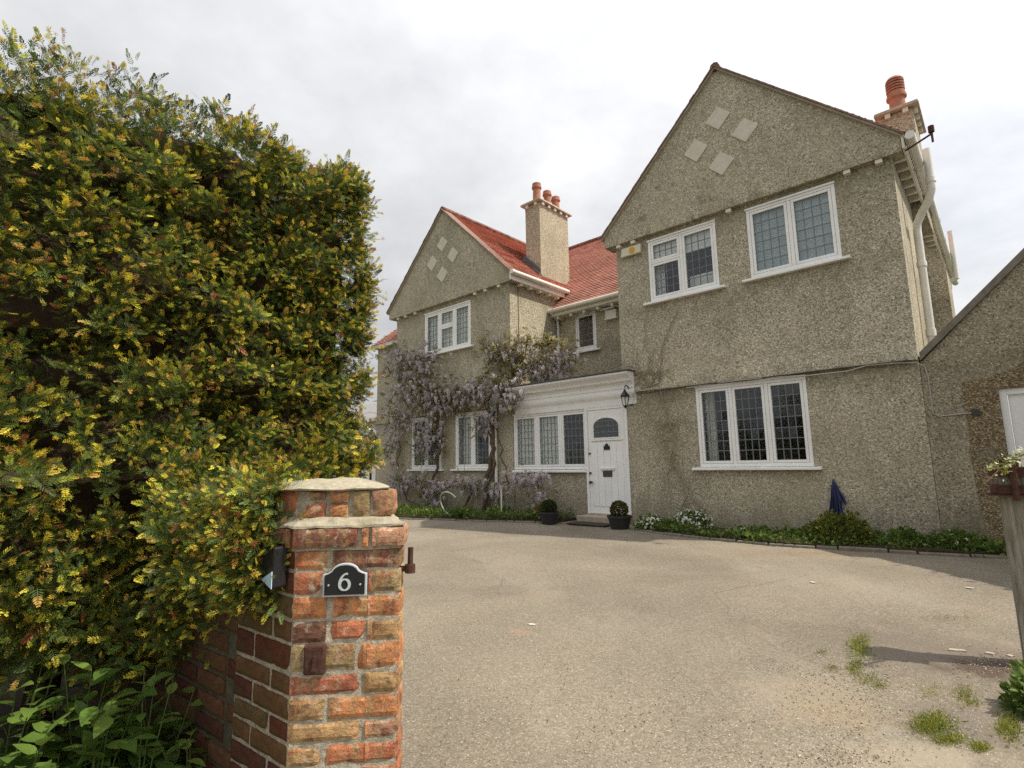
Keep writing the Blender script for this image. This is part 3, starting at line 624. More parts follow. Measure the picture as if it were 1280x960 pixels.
MB().tube([(-.81, .0, .76), (-.81, -.06, .76)], .014, 8).tube([(-.81, -.055, .76), (-.81, -.075, .76)], .032, 10).tube([(-.85, -.06, .75), (-.77, -.06, .76)], .011, 6).build('door_knob', 'chrome', door, smooth=True)
MB().tube([(-.84, .0, .94), (-.84, -.025, .94)], .022, 10).tube([(-.84, .0, 1.33), (-.84, -.025, 1.33)], .02, 10).build('lock', 'chrome', door)
MB().prism([(-1.05, -.25), (.02, -.25), (.02, .03), (-1.05, .03)], .0, .125, 'z').build('door_step', 'step', house, bevel=.015)
MB().box(-.95, -.01, -.03, .1, .12, .158).build('threshold', 'step', house)

# things fixed to or hanging in the house ----------------------------------
def curtain(name, label, u0, u1, z0, z1, v, mat, folds=14, amp=.02, group=None):
    n = folds * 4; mb = MB()
    for k in range(n):
        a, b = k / n, (k + 1) / n; ya, yb = amp * math.sin(a * folds * 2 * math.pi), amp * math.sin(b * folds * 2 * math.pi)
        ua, ub = (u1 - u0) * a, (u1 - u0) * b
        mb.quad((ua, ya, 0), (ub, yb, 0), (ub, yb, z1 - z0), (ua, ya, z1 - z0))
    mb.box(0, u1 - u0, -.012, .012, z1 - z0, z1 - z0 + .025)
    o = mb.build(name, mat, None, W(u0, v, z0), -YAW, smooth=True); tag(o, label, 'curtain' if 'curtain' in name else 'blind', group); return o
curtain('net_curtain', 'pale net curtains behind the three light window of the wisteria gable', -6.05, -4.35, 4.1, 5.25, .075, 'curtain', 18)
curtain('window_blind', 'blue grey blind drawn in the two light window beside the gable end', 2.56, 3.8, 4.1, 5.28, .05, 'blind', 4, .004)
curtain('window_blind', 'short white blind at the top of the upper window with a transom', .74, 1.96, 4.92, 5.28, .05, 'whiteblind', 4, .004)
curtain('curtain', 'pale curtain at the left side of the upper window with a transom', .74, .92, 4.1, 5.0, .15, 'whiteblind', 3, .02)
curtain('curtain', 'cream curtain bunched at one side of the ground floor three light window', 1.5, 1.68, 1.0, 2.4, .2, 'curtain', 4, .03)
curtain('net_curtain', 'pale net curtain in the porch window lights farther from the door', -2.86, -1.62, 1.0, 2.2, .13, 'curtain', 10, .02)
curtain('net_curtain', 'net curtain in the ground floor window beside the wisteria trunk', -4.84, -4.3, 1.0, 2.4, .22, 'curtain', 6, .02)
tw = MB().box(0, .62, 0, .3, 0, .34).box(.05, .57, -.01, .0, .05, .28).build('cardboard_box', 'whiteblind', None, W(1.38, .2, 4.17), -YAW); tag(tw, 'pale box standing inside the upper window with a transom', 'box')
al = H('alarm_box', 'cream burglar alarm box with an orange disc under the gable', 'alarm', .14, -.04, 5.14)
MB().prism([(0, 0), (.42, 0), (.44, .17), (.02, .17)], -.07, 0).build('cover', 'alarm', al, bevel=.008)
MB().tube([(.25, -.072, .09), (.25, -.082, .09)], .06, 16).build('disc', 'orange', al)
vb = H('vent_box', 'white box with a sloping hood on the recessed wall under the eaves', 'vent', -1.45, 1.8, 4.55)
MB().box(.03, .33, -.1, 0, 0, .2).build('body', 'cream', vb, bevel=.006); MB().prism([(-.15, .23), (-.15, .25), (0, .29), (0, .23)], -.03, .4, 'x').build('hood', 'white', vb); MB().box(.01, .35, -.115, .0, -.02, .0).build('lip', 'white', vb)
# wall lantern by the door
def lantern(root, s=1.0, z=0, mat='black'):
    r0, r1 = .055 * s, .10 * s; h = .22 * s
    pts0 = [(r0 * math.cos(k * math.pi / 3), r0 * math.sin(k * math.pi / 3)) for k in range(6)]; pts1 = [(r1 * math.cos(k * math.pi / 3), r1 * math.sin(k * math.pi / 3)) for k in range(6)]
    fr = MB()
    for k in range(6):
        fr.tube([(*pts0[k], z), (*pts1[k], z + h)], .009 * s, 5); fr.tube([(*pts1[k], z + h), (*pts1[(k + 1) % 6], z + h)], .009 * s, 5); fr.tube([(*pts0[k], z), (*pts0[(k + 1) % 6], z)], .009 * s, 5)
    fr.build('frame', mat, root)
    MB().lathe([(r1 * 1.18, 0), (r1 * 1.1, .02 * s), (r1 * .5, .1 * s), (r1 * .3, .12 * s), (r1 * .28, .15 * s), (.005, .17 * s)], (0, 0, z + h), 6).build('roof', mat, root)
    g = MB()
    for k in range(6): p, q, a, b = pts0[k], pts0[(k + 1) % 6], pts1[k], pts1[(k + 1) % 6]; g.quad((*p, z), (*q, z), (*b, z + h), (*a, z + h))
    g.build('glass', 'glass', root)
    MB().lathe([(.02 * s, -.06 * s), (.03 * s, -.03 * s), (r0, 0)], (0, 0, z), 6).build('finial', mat, root)
ln = H('wall_lantern', 'black hexagonal wall lantern beside the white front door', 'lamp', .16, -.24, 2.13); lantern(ln, .82, .06)
MB().tube([(0, 0, .41), (0, .04, .45), (0, .12, .44), (0, .2, .36), (0, .24, .2)], .012, 6).box(-.03, .03, .225, .245, .08, .3).build('bracket', 'black', ln)
# cables along the string course
def wire(name, label, pts, r, mat):
    P = [Vector(p) for p in pts]; o = MB().tube([p - P[0] for p in P], r, 5).build(name, mat, None, W(*P[0]), -YAW, smooth=True); tag(o, label, 'cable'); return o
wire('cable', 'pale cable sagging under the string course and down the house corner', [(1.3, -.085, 2.42), (2.2, -.085, 2.45), (2.9, -.085, 2.425), (3.25, -.09, 2.40), (3.75, -.09, 2.40), (4.0, -.085, 2.45), (4.3, -.085, 2.44), (4.55, -.06, 2.42), (4.64, -.03, 2.36), (4.66, -.01, 2.2), (4.66, -.01, 1.72), (4.72, -.01, 1.68), (5.05, -.01, 1.70)], .008, 'cable')
wire('cable', 'dark cable clipped along the string course', [(.35, -.085, 2.40), (1.2, -.085, 2.445), (2.4, -.085, 2.43), (3.4, -.085, 2.455), (4.5, -.085, 2.455)], .009, 'dkcable')
# blue cloth
bc = MB()
def drape(x0, z0, z1, w0, w1, lean, ph, nf=3, n1=16, n2=12):
    o_ = len(bc.v)
    for j in range(n2 + 1):
        t = j / n2; z = z0 + (z1 - z0) * t; w_ = w0 + (w1 - w0) * math.sin(t * 1.5) + .012 * math.sin(t * 9 + ph)
        for i in range(n1 + 1): q = i / n1; bc.v.append((x0 + lean * t + (q - .5) * w_, -.045 - .035 * t * math.sin(q * nf * 6.28 + ph + t * 1.5) - .02 * math.sin(q * 3.14), z - .03 * t * math.sin(q * 7 + ph)))
    for j in range(n2):
        for i in range(n1): q = o_ + j * (n1 + 1) + i; bc.f.append((q, q + 1, q + n1 + 2, q + n1 + 1))
drape(0, .84, .24, .02, .13, -.045, .3); drape(.01, .82, .52, .02, .12, .075, 1.7, 2); drape(.005, .83, .36, .02, .10, .03, 3.1, 2)
bc.tube([(.0, -.005, .85), (.0, -.07, .845)], .006, 6)
o = bc.build('hanging_cloth', 'blueclo', None, W(3.42, 0, 0), -YAW, smooth=True); tag(o, 'crumpled dark blue cloth hanging on the wall below the window', 'cloth')

# ------------------------------------------------------------------ garage on the right
gar = H('garage', 'lower pebbledash garage with dark sloping verge adjoining the house', 'garage', 4.6, .0, 0)
# local x = u-4.6
def gp(u): return u - 4.6
mb = MB(); apex = (gp(6.75), 4.62)
DOOR = (gp(5.33), gp(8.2), -.3, 1.98)
wall_holes(mb, gp(4.585), gp(9.0), -.3, 2.40, [DOOR], 0.0)
mb.build('wall', 'pebble_g', gar)
MB().prism([(gp(4.585), 2.402), (gp(8.95), 2.402), apex], 0.0, .25).build('gable', 'pebble_g', gar)
MB().prism([(gp(4.60), 2.44), (apex[0], apex[1] - .06), (apex[0], apex[1] + .05), (gp(4.60), 2.55)], -.05, .3).build('verge', 'paver', gar)
MB().prism([(gp(8.95), 2.40), (apex[0], apex[1] - .06), (apex[0], apex[1] + .05), (gp(8.95), 2.51)], -.05, .3).build('verge', 'leadflash', gar)
MB().prism([(gp(4.62), 2.50), (apex[0], apex[1]), (gp(8.9), 2.46)], .3, 6).build('roof', 'slate', gar)
# old ochre patch of render round the door opening
op = MB(); pts = [(5.05, -.1), (5.0, .7), (4.98, 1.1), (5.0, 1.55), (4.98, 1.95), (5.0, 2.10), (5.25, 2.13), (5.5, 2.22), (5.7, 2.35), (6.2, 2.36), (6.2, 1.99), (5.328, 1.99), (5.328, -.1)]
op.poly([(gp(a), -.006, b) for a, b in pts]); op.build('render_patch', 'ochre', gar)
MB().box(DOOR[0], DOOR[0] + .075, .03, .12, -.3, 1.98).box(DOOR[0] + .075, DOOR[1], .03, .12, 1.90, 1.98).build('door_frame', 'white', gar, bevel=.006)
MB().box(DOOR[0] + .08, DOOR[1], .06, .1, -.3, 1.895).build('door', 'white', gar, bevel=.006)
MB().box(4.63 - 4.6 + .42, 4.63 - 4.6 + .50, -.03, 0, 1.66, 1.74).build('cable_clip', 'dkcable', gar)

# ------------------------------------------------------------------ neighbouring building in the gap on the left
nb = thing('outbuilding', 'low brick outbuilding with slate roof and white door beyond the house', 'building', aty(455, 640, 20) * Vector((1, 1, 0)), -YAW)
zb = nb.location
def bz(y, Yd=20): return aty(455, y, Yd).z
MB().box(-6, 4, 0, 5, -.2, bz(527)).build('wall', 'brick', nb)
MB().prism([(-.3, bz(528)), (-.3, bz(524)), (2.5, bz(488)), (5.3, bz(526))], -6.4, 4.4, 'x').build('roof', 'slate', nb)
MB().box(-6.4, 4.4, -.34, -.28, bz(529), bz(524)).build('fascia', 'white', nb)
MB().prism([(-1.5, bz(566)), (-1.5, bz(572)), (.6, bz(540)), (2.7, bz(572)), (2.7, bz(566)), (.6, bz(532))], -.5, -.3).build('bargeboard', 'white', nb)
MB().box(-1.3, 2.5, -.25, -.05, -.1, bz(572)).build('door', 'white', nb)
# garden lamp post
P = aty(463, 600, 13); lp = thing('lamp_post', 'black garden lamp post with a glazed lantern beyond the hedge', 'lamp post', (P.x, P.y, 0))
MB().lathe([(.09, 0), (.09, .06), (.04, .12), (.03, .3), (.028, 1.32), (.045, 1.34), (.045, 1.38), (.02, 1.42)], (0, 0, 0), 10).build('post', 'black', lp, smooth=True)
MB().tube([(.0, 0, 1.2), (.14, 0, 1.22), (.17, 0, 1.32), (.1, 0, 1.42), (0, 0, 1.4)], .014, 6).tube([(.0, 0, 1.2), (-.14, 0, 1.22), (-.17, 0, 1.32), (-.1, 0, 1.42), (0, 0, 1.4)], .014, 6).build('scroll', 'black', lp)
lantern(lp, 1.5, 1.46)
#PART2
# ------------------------------------------------------------------ brick gate pier
PY = 1.69; PR = R(5.5)
def on_pier(x, y, z): return (-.51 + x * math.cos(PR) - y * math.sin(PR), PY + x * math.sin(PR) + y * math.cos(PR), z)
def brick(parent, L, Hh, D, loc, rz, color, seed, rough=.0022, name='brick', mat='brick'):
    nx, nyy, nz = max(3, int(L / .018)), 3, 4; mb = MB(); idx = {}
    rs = random.Random(seed)
    def vid(i, j, k):
        if (i, j, k) in idx: return idx[(i, j, k)]
        x, y, z = (i / nx - .5) * L, (j / nyy) * D, (k / nz - .5) * Hh
        e = (i in (0, nx)) + (j == 0) + (k in (0, nz))
        q = mnoise.noise_vector(Vector((x * 28 + seed * 3.1, y * 28, z * 28))) * rough
        chip = max(0, mnoise.noise(Vector((x * 22 + seed * 7.7, z * 22, seed)))) * .022 if e >= 2 else 0
        chip *= .45
        x += q.x - math.copysign(.003 * (i in (0, nx) and (e > 1)), x); z += q.z * .8 - math.copysign(.0025 * (k in (0, nz) and (e > 1)), z)
        y += abs(q.y) * (1.2 if j == 0 else .3) + (.004 if (j == 0 and e >= 2) else 0) + (chip if j == 0 else 0)
        idx[(i, j, k)] = len(mb.v); mb.v.append((x, y, z)); return idx[(i, j, k)]
    for i in range(nx):
        for k in range(nz): mb.f.append((vid(i, 0, k), vid(i + 1, 0, k), vid(i + 1, 0, k + 1), vid(i, 0, k + 1)))
        for j in range(nyy): mb.f.append((vid(i, j, nz), vid(i + 1, j, nz), vid(i + 1, j + 1, nz), vid(i, j + 1, nz))); mb.f.append((vid(i, j + 1, 0), vid(i + 1, j + 1, 0), vid(i + 1, j, 0), vid(i, j, 0)))
    for k in range(nz):
        for j in range(nyy): mb.f.append((vid(0, j + 1, k), vid(0, j, k), vid(0, j, k + 1), vid(0, j + 1, k + 1))); mb.f.append((vid(nx, j, k), vid(nx, j + 1, k), vid(nx, j + 1, k + 1), vid(nx, j, k + 1)))
    o = mb.build(name, mat, parent, loc, rz); o.color = (*color, 1); return o
pier = thing('gate_pier', 'weathered orange brick gate pier with a domed cap and number plate', 'gate pier', (-.51, PY, 0), PR)
zy = lambda y: aty(432, y, PY).z
xp = lambda x, y: aty(x, y, PY).x + .51
A = Vector((-.158, 0)); B = Vector((.158, 0)); LD = Vector((-UD.x, -UD.y)); Dp = A + LD * .345; RDv = Vector((-.235, .97)).normalized(); Cp = B + RDv * .36
ins = .006
core = [(A.x + .004, A.y + ins), (B.x - ins, B.y + ins), (Cp.x - ins, Cp.y), (Dp.x + .012, Dp.y + .004)]
ztop = zy(652)
MB().prism(core, -.2, ztop - .055, 'z').build('mortar', 'mortar', pier)
OR, RO, BU, DB, PK, OL, RD = (.54, .235, .10), (.44, .165, .085), (.48, .30, .14), (.21, .105, .07), (.5, .27, .17), (.38, .28, .145), (.42, .15, .09)
rows = [(686, 711, [(372, 413, OR), (417, 499, DB)]), (714, 742, [(371, 405, RO), (409, 458, DB), (461, 497, OL)]), (745, 772, [(367, 407, OR), (412, 495, OR)]), (776, 802, [(364, 405, DB), (410, 452, RO), (456, 494, BU)]),
        (805, 838, [(364, 380, OL), (384, 440, OL), (443, 493, OR)]), (843, 868, [(362, 445, RD), (449, 492, BU)]), (871, 899, [(360, 402, BU), (406, 491, OR)]), (902, 926, [(359, 443, BU), (447, 491, PK)]),
        (930, 957, [(357, 398, BU), (402, 490, RO)]), (961, 989, [(356, 440, OR), (444, 489, RO)]), (993, 1021, [(356, 398, RO), (402, 489, BU)]), (1025, 1053, [(356, 440, OR), (444, 489, PK)]), (1057, 1085, [(356, 398, BU), (402, 489, RO)])]
sd_ = 0
for ya, yb, bl in rows:
    z0, z1 = zy(yb), zy(ya); xm = (357 + 497) / 2
    xl, xr = xp(bl[0][0], (ya + yb) / 2), xp(bl[-1][1], (ya + yb) / 2)
    for xa, xb, c in bl:
        xa -= .9; xb += .9; sd_ += 1; a = -.158 + (xp(xa, (ya + yb) / 2) - xl) / (xr - xl) * .316; b = -.158 + (xp(xb, (ya + yb) / 2) - xl) / (xr - xl) * .316
        brick(pier, b - a, z1 - z0 + .003, .1, ((a + b) / 2, random.uniform(-.002, .002), (z0 + z1) / 2), 0, c, sd_)
    # left flank and right flank, bonded the other way round
    k = rows.index((ya, yb, bl)); zc, hh = (z0 + z1) / 2, z1 - z0
    segs = [(.008, .11), (.12, .335)] if k % 2 else [(.008, .215), (.225, .335)]
    for a, b in segs:
        sd_ += 1; p = A + LD * ((a + b) / 2); c = random.choice([(.11, .04, .022), (.13, .07, .03), (.09, .036, .022), (.12, .08, .035)])  # left flank brick colours darkened in place of shade
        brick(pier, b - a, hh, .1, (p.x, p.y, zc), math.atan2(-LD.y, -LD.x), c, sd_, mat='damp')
        q = B + RDv * ((a + b) / 2 + .012) + Vector((-.012, 0)); brick(pier, b - a, hh, .08, (q.x, q.y, zc), math.atan2(RDv.y, RDv.x), random.choice([OR, RO, PK]), sd_ + 300)
# oversailing course, flaunching, neck and domed cap
z0, z1 = zy(684), zy(659)
for xa, xb, c in ((372, 451, DB), (455, 465, OR), (468, 508, PK)):
    a = -.165 + (xa - 372) / 136 * .336; b = -.165 + (xb - 372) / 136 * .336; sd_ += 1; brick(pier, b - a, z1 - z0, .12, ((a + b) / 2, -.016, (z0 + z1) / 2), 0, c, sd_, .005)
for a, b in ((.01, .22), (.23, .34)):
    sd_ += 1; p = A + LD * ((a + b) / 2) + Vector((-.012, -.012)); brick(pier, b - a, z1 - z0, .1, (p.x, p.y, (z0 + z1) / 2), math.atan2(-LD.y, -LD.x), (.22, .09, .05), sd_)
    q = B + RDv * ((a + b) / 2) + Vector((.016, .0)); brick(pier, b - a, z1 - z0, .1, (q.x, q.y, (z0 + z1) / 2), math.atan2(RDv.y, RDv.x), PK, sd_ + 70)
def ringpoly(k, z, off=(0, 0)):
    c = (A + B + Cp + Dp) / 4; return [((p.x - c.x) * k + c.x + off[0], (p.y - c.y) * k + c.y + off[1], z) for p in (A, B, Cp, Dp)]
def frustum(mb, a, b, n=6):
    """subdivided ring between two 4-gons, for rough mortar"""
    pa, pb = [], []
    for k in range(4):
        for t in range(n):
            for src, dst in ((a, pa), (b, pb)):
                p, q = Vector(src[k]), Vector(src[(k + 1) % 4]); x = p.lerp(q, t / n); dst.append(tuple(x + mnoise.noise_vector(x * 38) * .006))
    i = len(mb.v); m = 4 * n; mb.v += pa + pb
    for k in range(m): mb.f.append((i + k, i + (k + 1) % m, i + m + (k + 1) % m, i + m + k))
    mb.f.append(tuple(i + m + k for k in range(m))); mb.f.append(tuple(i + k for k in range(m - 1, -1, -1)))
fm = MB(); frustum(fm, ringpoly(1.07, zy(659)), ringpoly(1.06, zy(656.5)), 10); frustum(fm, ringpoly(1.06, zy(656.5)), ringpoly(.86, zy(647)), 10); fm.build('flaunching', 'cap', pier)
cz0, cz1 = zy(648), zy(613)
om = MB(); frustum(om, ringpoly(1.0, zy(688)), ringpoly(1.0, zy(657))); om.build('mortar', 'mortar', pier)
frustum_core = MB(); frustum(frustum_core, ringpoly(.80, cz0 - .01), ringpoly(.78, cz1)); frustum_core.build('mortar', 'mortar', pier)
for xa, xb, ya, yb, c in ((385, 410, 627, 648, RO), (415, 441, 613, 629, (.46, .22, .10)), (415, 441, 631, 648, (.47, .25, .10)), (446, 470, 614, 648, (.36, .27, .13)), (472, 501, 613, 647, (.45, .2, .13)), (388, 410, 613, 625, DB)):
    a = -.135 + (xa - 385) / 117 * .27; b = -.135 + (xb - 385) / 117 * .27; sd_ += 1
    brick(pier, b - a, zy(ya) - zy(yb), .08, ((a + b) / 2, .016, (zy(ya) + zy(yb)) / 2), 0, c, sd_, .006)
for a, b in ((.03, .14), (.15, .26)):
    sd_ += 1; q = B + RDv * ((a + b) / 2 + .02) + Vector((-.018, 0)); brick(pier, b - a, cz1 - cz0, .06, (q.x, q.y, (cz0 + cz1) / 2), math.atan2(RDv.y, RDv.x), PK, sd_)
    p = A + LD * ((a + b) / 2 + .02) + Vector((.02, .02)); brick(pier, b - a, cz1 - cz0, .06, (p.x, p.y, (cz0 + cz1) / 2), math.atan2(-LD.y, -LD.x), RO, sd_ + 40)
dm_ = MB(); prev = None
for k, (sc_, z) in enumerate([(.88, zy(613)), (.90, zy(611)), (.84, zy(609)), (.7, zy(605)), (.45, zy(601)), (.2, zy(599.5)), (.02, zy(599))]):
    ring = []
    for q in range(28):
        a = ringpoly(sc_, z); t = q / 28 * 4; i = int(t); p = Vector(a[i]).lerp(Vector(a[(i + 1) % 4]), t - i); c = (A + B + Cp + Dp) / 4
        cc_ = Vector((c.x, c.y, z)); d_ = p - cc_; rr = .2 * sc_; p = cc_ + d_.lerp(d_.normalized() * rr, .25) + mnoise.noise_vector(p * 22) * .006; ring.append(tuple(p))
    i = len(dm_.v); dm_.v += ring
    if prev is not None:
        for q in range(28): dm_.f.append((prev + q, prev + (q + 1) % 28, i + (q + 1) % 28, i + q))
    else: dm_.f.append(tuple(range(i + 27, i - 1, -1)))
    prev = i
dm_.f.append(tuple(range(prev, prev + 28))); dm_.build('cap', 'cap', pier, smooth=True)
# boundary wall running back from the pier
bw = thing('boundary_wall', 'low shaded brick wall running back from the gate pier under the hedge', 'wall', on_pier(Dp.x, Dp.y, 0), math.atan2(-LD.y, -LD.x) + PR)
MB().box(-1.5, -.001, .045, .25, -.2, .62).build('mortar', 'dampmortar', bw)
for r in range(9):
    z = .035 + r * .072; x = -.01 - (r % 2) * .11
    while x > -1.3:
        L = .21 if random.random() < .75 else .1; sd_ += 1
        brick(bw, L, .062, .06, (x - L / 2, .035 + random.uniform(-.003, .003), z), 0, random.choice([(.10, .036, .022), (.12, .06, .03), (.08, .032, .022)]), sd_, mat='damp'); x -= L + .011  # wall bricks carry the same painted shade
# number plate
npz = zy(724); plate = thing('number_plate', 'black arched house number plate reading 6 screwed to the pier', 'number plate', on_pier((xp(405, 724) + xp(460, 724)) / 2, -.006, zy(744)), PR)
pw = (xp(459, 724) - xp(406, 724)) / 2; ph = zy(703) - zy(744)
def plate_outline(k, e):
    w = pw - e; sh = ph * .66 - e * .3; out = [(-w, e), (w, e), (w, sh)]
    cxr = w * .62
    out += [(w * .97, sh + ph * .02), (w * .82, sh + ph * .045), (w * .66, sh + ph * .10)]
    out += [(cxr * math.cos(t), sh + ph * .09 + (ph * .25 - e * .6) * math.sin(t)) for t in np.linspace(.25, math.pi - .25, 11)]
    out += [(-w * .66, sh + ph * .10), (-w * .82, sh + ph * .045), (-w * .97, sh + ph * .02), (-w, sh)]
    return out
MB().prism(plate_outline(1, 0), -.010, .002).build('border', 'ring', plate, bevel=.0015)
MB().prism(plate_outline(1, .0055), -.0125, .0).build('field', 'black', plate)
def stroke(mb, pts, ws, y0, y1):
    """flat stroke of varying width in the x,z plane"""
    n = len(pts)
    for k in range(n - 1):
        q = []
        for j in (k, k + 1):
            t = (Vector(pts[min(j + 1, n - 1)]) - Vector(pts[max(j - 1, 0)])).normalized(); nn = Vector((-t.y, t.x)); p = Vector(pts[j]); q.append((p + nn * ws[j], p - nn * ws[j]))
        mb.prism([q[0][1], q[1][1], q[1][0], q[0][0]], y0, y1)
six = MB(); h6 = ph * .56; bx, bz_ = 0, ph * .36; rw, rh = h6 * .27, h6 * .29
bowl = [(bx + rw * math.cos(t), bz_ + rh * math.sin(t)) for t in np.linspace(math.pi * 1.0, math.pi * 3.0, 25)]
stroke(six, bowl, [.0018 + .0024 * abs(math.cos(t)) for t in np.linspace(math.pi, 3 * math.pi, 25)], -.0145, -.012)
arc = [(bx - rw, bz_)] + [(bx - rw + rw * 1.75 * (1 - math.cos(t)), bz_ + h6 * .62 * math.sin(t)) for t in np.linspace(.15, 1.42, 12)]
stroke(six, arc, [.0042] + list(np.linspace(.0042, .0018, 12)), -.0148, -.012); six.prism([(arc[-1][0] + .003 * math.cos(t), arc[-1][1] - .002 + .003 * math.sin(t)) for t in np.linspace(0, 2 * math.pi, 9)[:-1]], -.0148, -.012)
six.build('numeral', 'ring', plate)
for sx in (-1, 1): MB().tube([(sx * pw * .72, -.0165, ph * .36), (sx * pw * .72, -.012, ph * .36)], .0026, 8).build('screw', 'ring', plate)
# iron fittings
pn = thing('gate_pintle', 'rusty iron gate hinge pin projecting from the side of the pier', 'hinge pin', on_pier(xp(499, 716), .03, zy(716)), PR)
MB().tube([(-.03, .02, 0), (.025, 0, 0)], .009, 8).build('spike', 'rust', pn); MB().tube([(.028, 0, -.012), (.028, 0, .014)], .016, 10).build('eye', 'rust', pn); MB().tube([(.028, 0, .014), (.029, 0, .065)], .0085, 8).build('pin', 'rust', pn, smooth=True)
ib = thing('iron_stub', 'square rusted iron stub set in the front of the pier', 'iron stub', on_pier(xp(395, 822), 0, zy(822)), PR)
MB().box(-.031, .031, -.012, .03, -.042, .042).build('plate', 'rust', ib, bevel=.006); MB().prism([(-.006, -.03), (.007, -.03), (.004, .012), (-.003, .014)], -.017, -.01).build('broken_bolt', 'rust', ib)
bxp = A + LD * .09; lb = thing('dark_box', 'black box with a pale blue triangle fixed behind the pier', 'box', on_pier(bxp.x - .002, bxp.y - .004, zy(735) + .008), math.atan2(-LD.y, -LD.x) + PR)
MB().box(-.045, .06, -.045, .0, 0, .12).build('body', 'black', lb, bevel=.006); MB().prism([(.058, .0), (.058, .05), (.0, .022)], -.049, -.046).build('triangle', 'paleblue', lb); MB().prism([(-.015, .03), (-.042, .045), (-.042, .032)], -.049, -.046).build('scrap', 'ring', lb)

# ------------------------------------------------------------------ yew hedge
HF = Vector((-.78, 3.09)); E1 = Vector((.94, 1.13)).normalized(); E2 = Vector((-E1.y, E1.x))   # right front corner, along the face, into the hedge
HL, HD, HT, HB = 3.6, 1.7, 2.84, .50
def hedge_map(p, inset, ks=1.0):
    lo = np.array([-HL, 0, HB]); hi = np.array([0, HD, HT]); r = .30
    q = np.clip(p, lo + r, hi - r); d = p - q; d /= np.maximum(np.linalg.norm(d, axis=1, keepdims=True), 1e-6)
    k = np.array([mnoise.noise((x[0] * 1.6, x[1] * 1.6, x[2] * 2.2)) * .12 + mnoise.noise((x[0] * 3.2 + 9, x[1] * 3.2, x[2] * 7.5)) * .15 + mnoise.noise((x[0] * 9, x[1] * 9 + 4, x[2] * 13)) * .035 for x in p])
    out = q + d * np.maximum(r - inset + k * ks, .02)[:, None]; out[:, 2] += .17 * np.clip(1 + p[:, 0] * .95, -.8, 1) * np.clip((p[:, 2] - HB) / (HT - HB), 0, 1)
    return out, d, k
def hedge_pt(n, inset=0., faces=(.70, .12, .18)):
    """points and normals on the rounded, uneven surface"""
    kind = rng.choice(3, n, p=faces); a = -HL * rng.random(n) ** 1.35; b = rng.uniform(0, HD, n); z = rng.uniform(HB, HT, n)
    b[kind == 0] = 0; a[kind == 1] = 0; z[kind == 2] = HT
    return hedge_map(np.stack([a, b, z], 1), inset)
def to_world(p): return np.stack([HF.x + E1.x * p[:, 0] + E2.x * p[:, 1], HF.y + E1.y * p[:, 0] + E2.y * p[:, 1], p[:, 2]], 1)
def dir_world(d): return np.stack([E1.x * d[:, 0] + E2.x * d[:, 1], E1.y * d[:, 0] + E2.y * d[:, 1], d[:, 2]], 1)
def sprig(n_pairs=8, ln=.36, newfrom=.42):
    v, f, c = [], [], []
    for k in range(n_pairs):
        t = .06 + .94 * k / (n_pairs - 1); new = t > newfrom
        L = ln * (1 - .45 * max(0, t - .6) / .4) * (.85 if new else 1); w = .034 if not new else .058
        for s_ in (-1, 1):
            an = R(62 - 34 * t) + random.uniform(-.12, .12); up = random.uniform(-.05, .3) if not new else random.uniform(.0, .5)
            d = Vector((math.cos(an), s_ * math.sin(an), up)).normalized(); p0 = Vector((t, 0, -.05 * t * t)); side = d.cross(Vector((0, 0, 1))).normalized() * w
            i = len(v); v += [p0, p0 + d * L * .5 + side, p0 + d * L, p0 + d * L * .5 - side]; f.append((i, i + 1, i + 2, i + 3)); cc_ = max(0, min(1, (t - newfrom + .05) / .2)); c += [cc_ * .9, cc_, cc_, cc_]
    i = len(v); v += [Vector((0, .012, 0)), Vector((0, -.012, 0)), Vector((1, -.006, -.05)), Vector((1, .006, -.05))]; f.append((i, i + 1, i + 2, i + 3)); c += [0, 0, .8, .8]
    return np.array([tuple(x) for x in v]), np.array(f), np.array(c)
tmpl = [sprig() for _ in range(3)]
def tuft(nn=15):
    v, f, c = [], [], []
    for k in range(nn):
        az = k * 2.4; cone = R(18 + 48 * k / nn); d = Vector((math.cos(cone), math.sin(cone) * math.cos(az), math.sin(cone) * math.sin(az))); p0 = Vector((.25 * (1 - k / nn), 0, 0)); L = random.uniform(.55, .95); side = d.cross(Vector((.3, .2, 1))).normalized() * .055
        i = len(v); v += [p0, p0 + d * L * .55 + side, p0 + d * L, p0 + d * L * .55 - side]; f.append((i, i + 1, i + 2, i + 3)); c += [.35, .9, 1, .9]
    return np.array([tuple(x) for x in v]), np.array(f), np.array(c)
tufts = [tuft() for _ in range(3)]
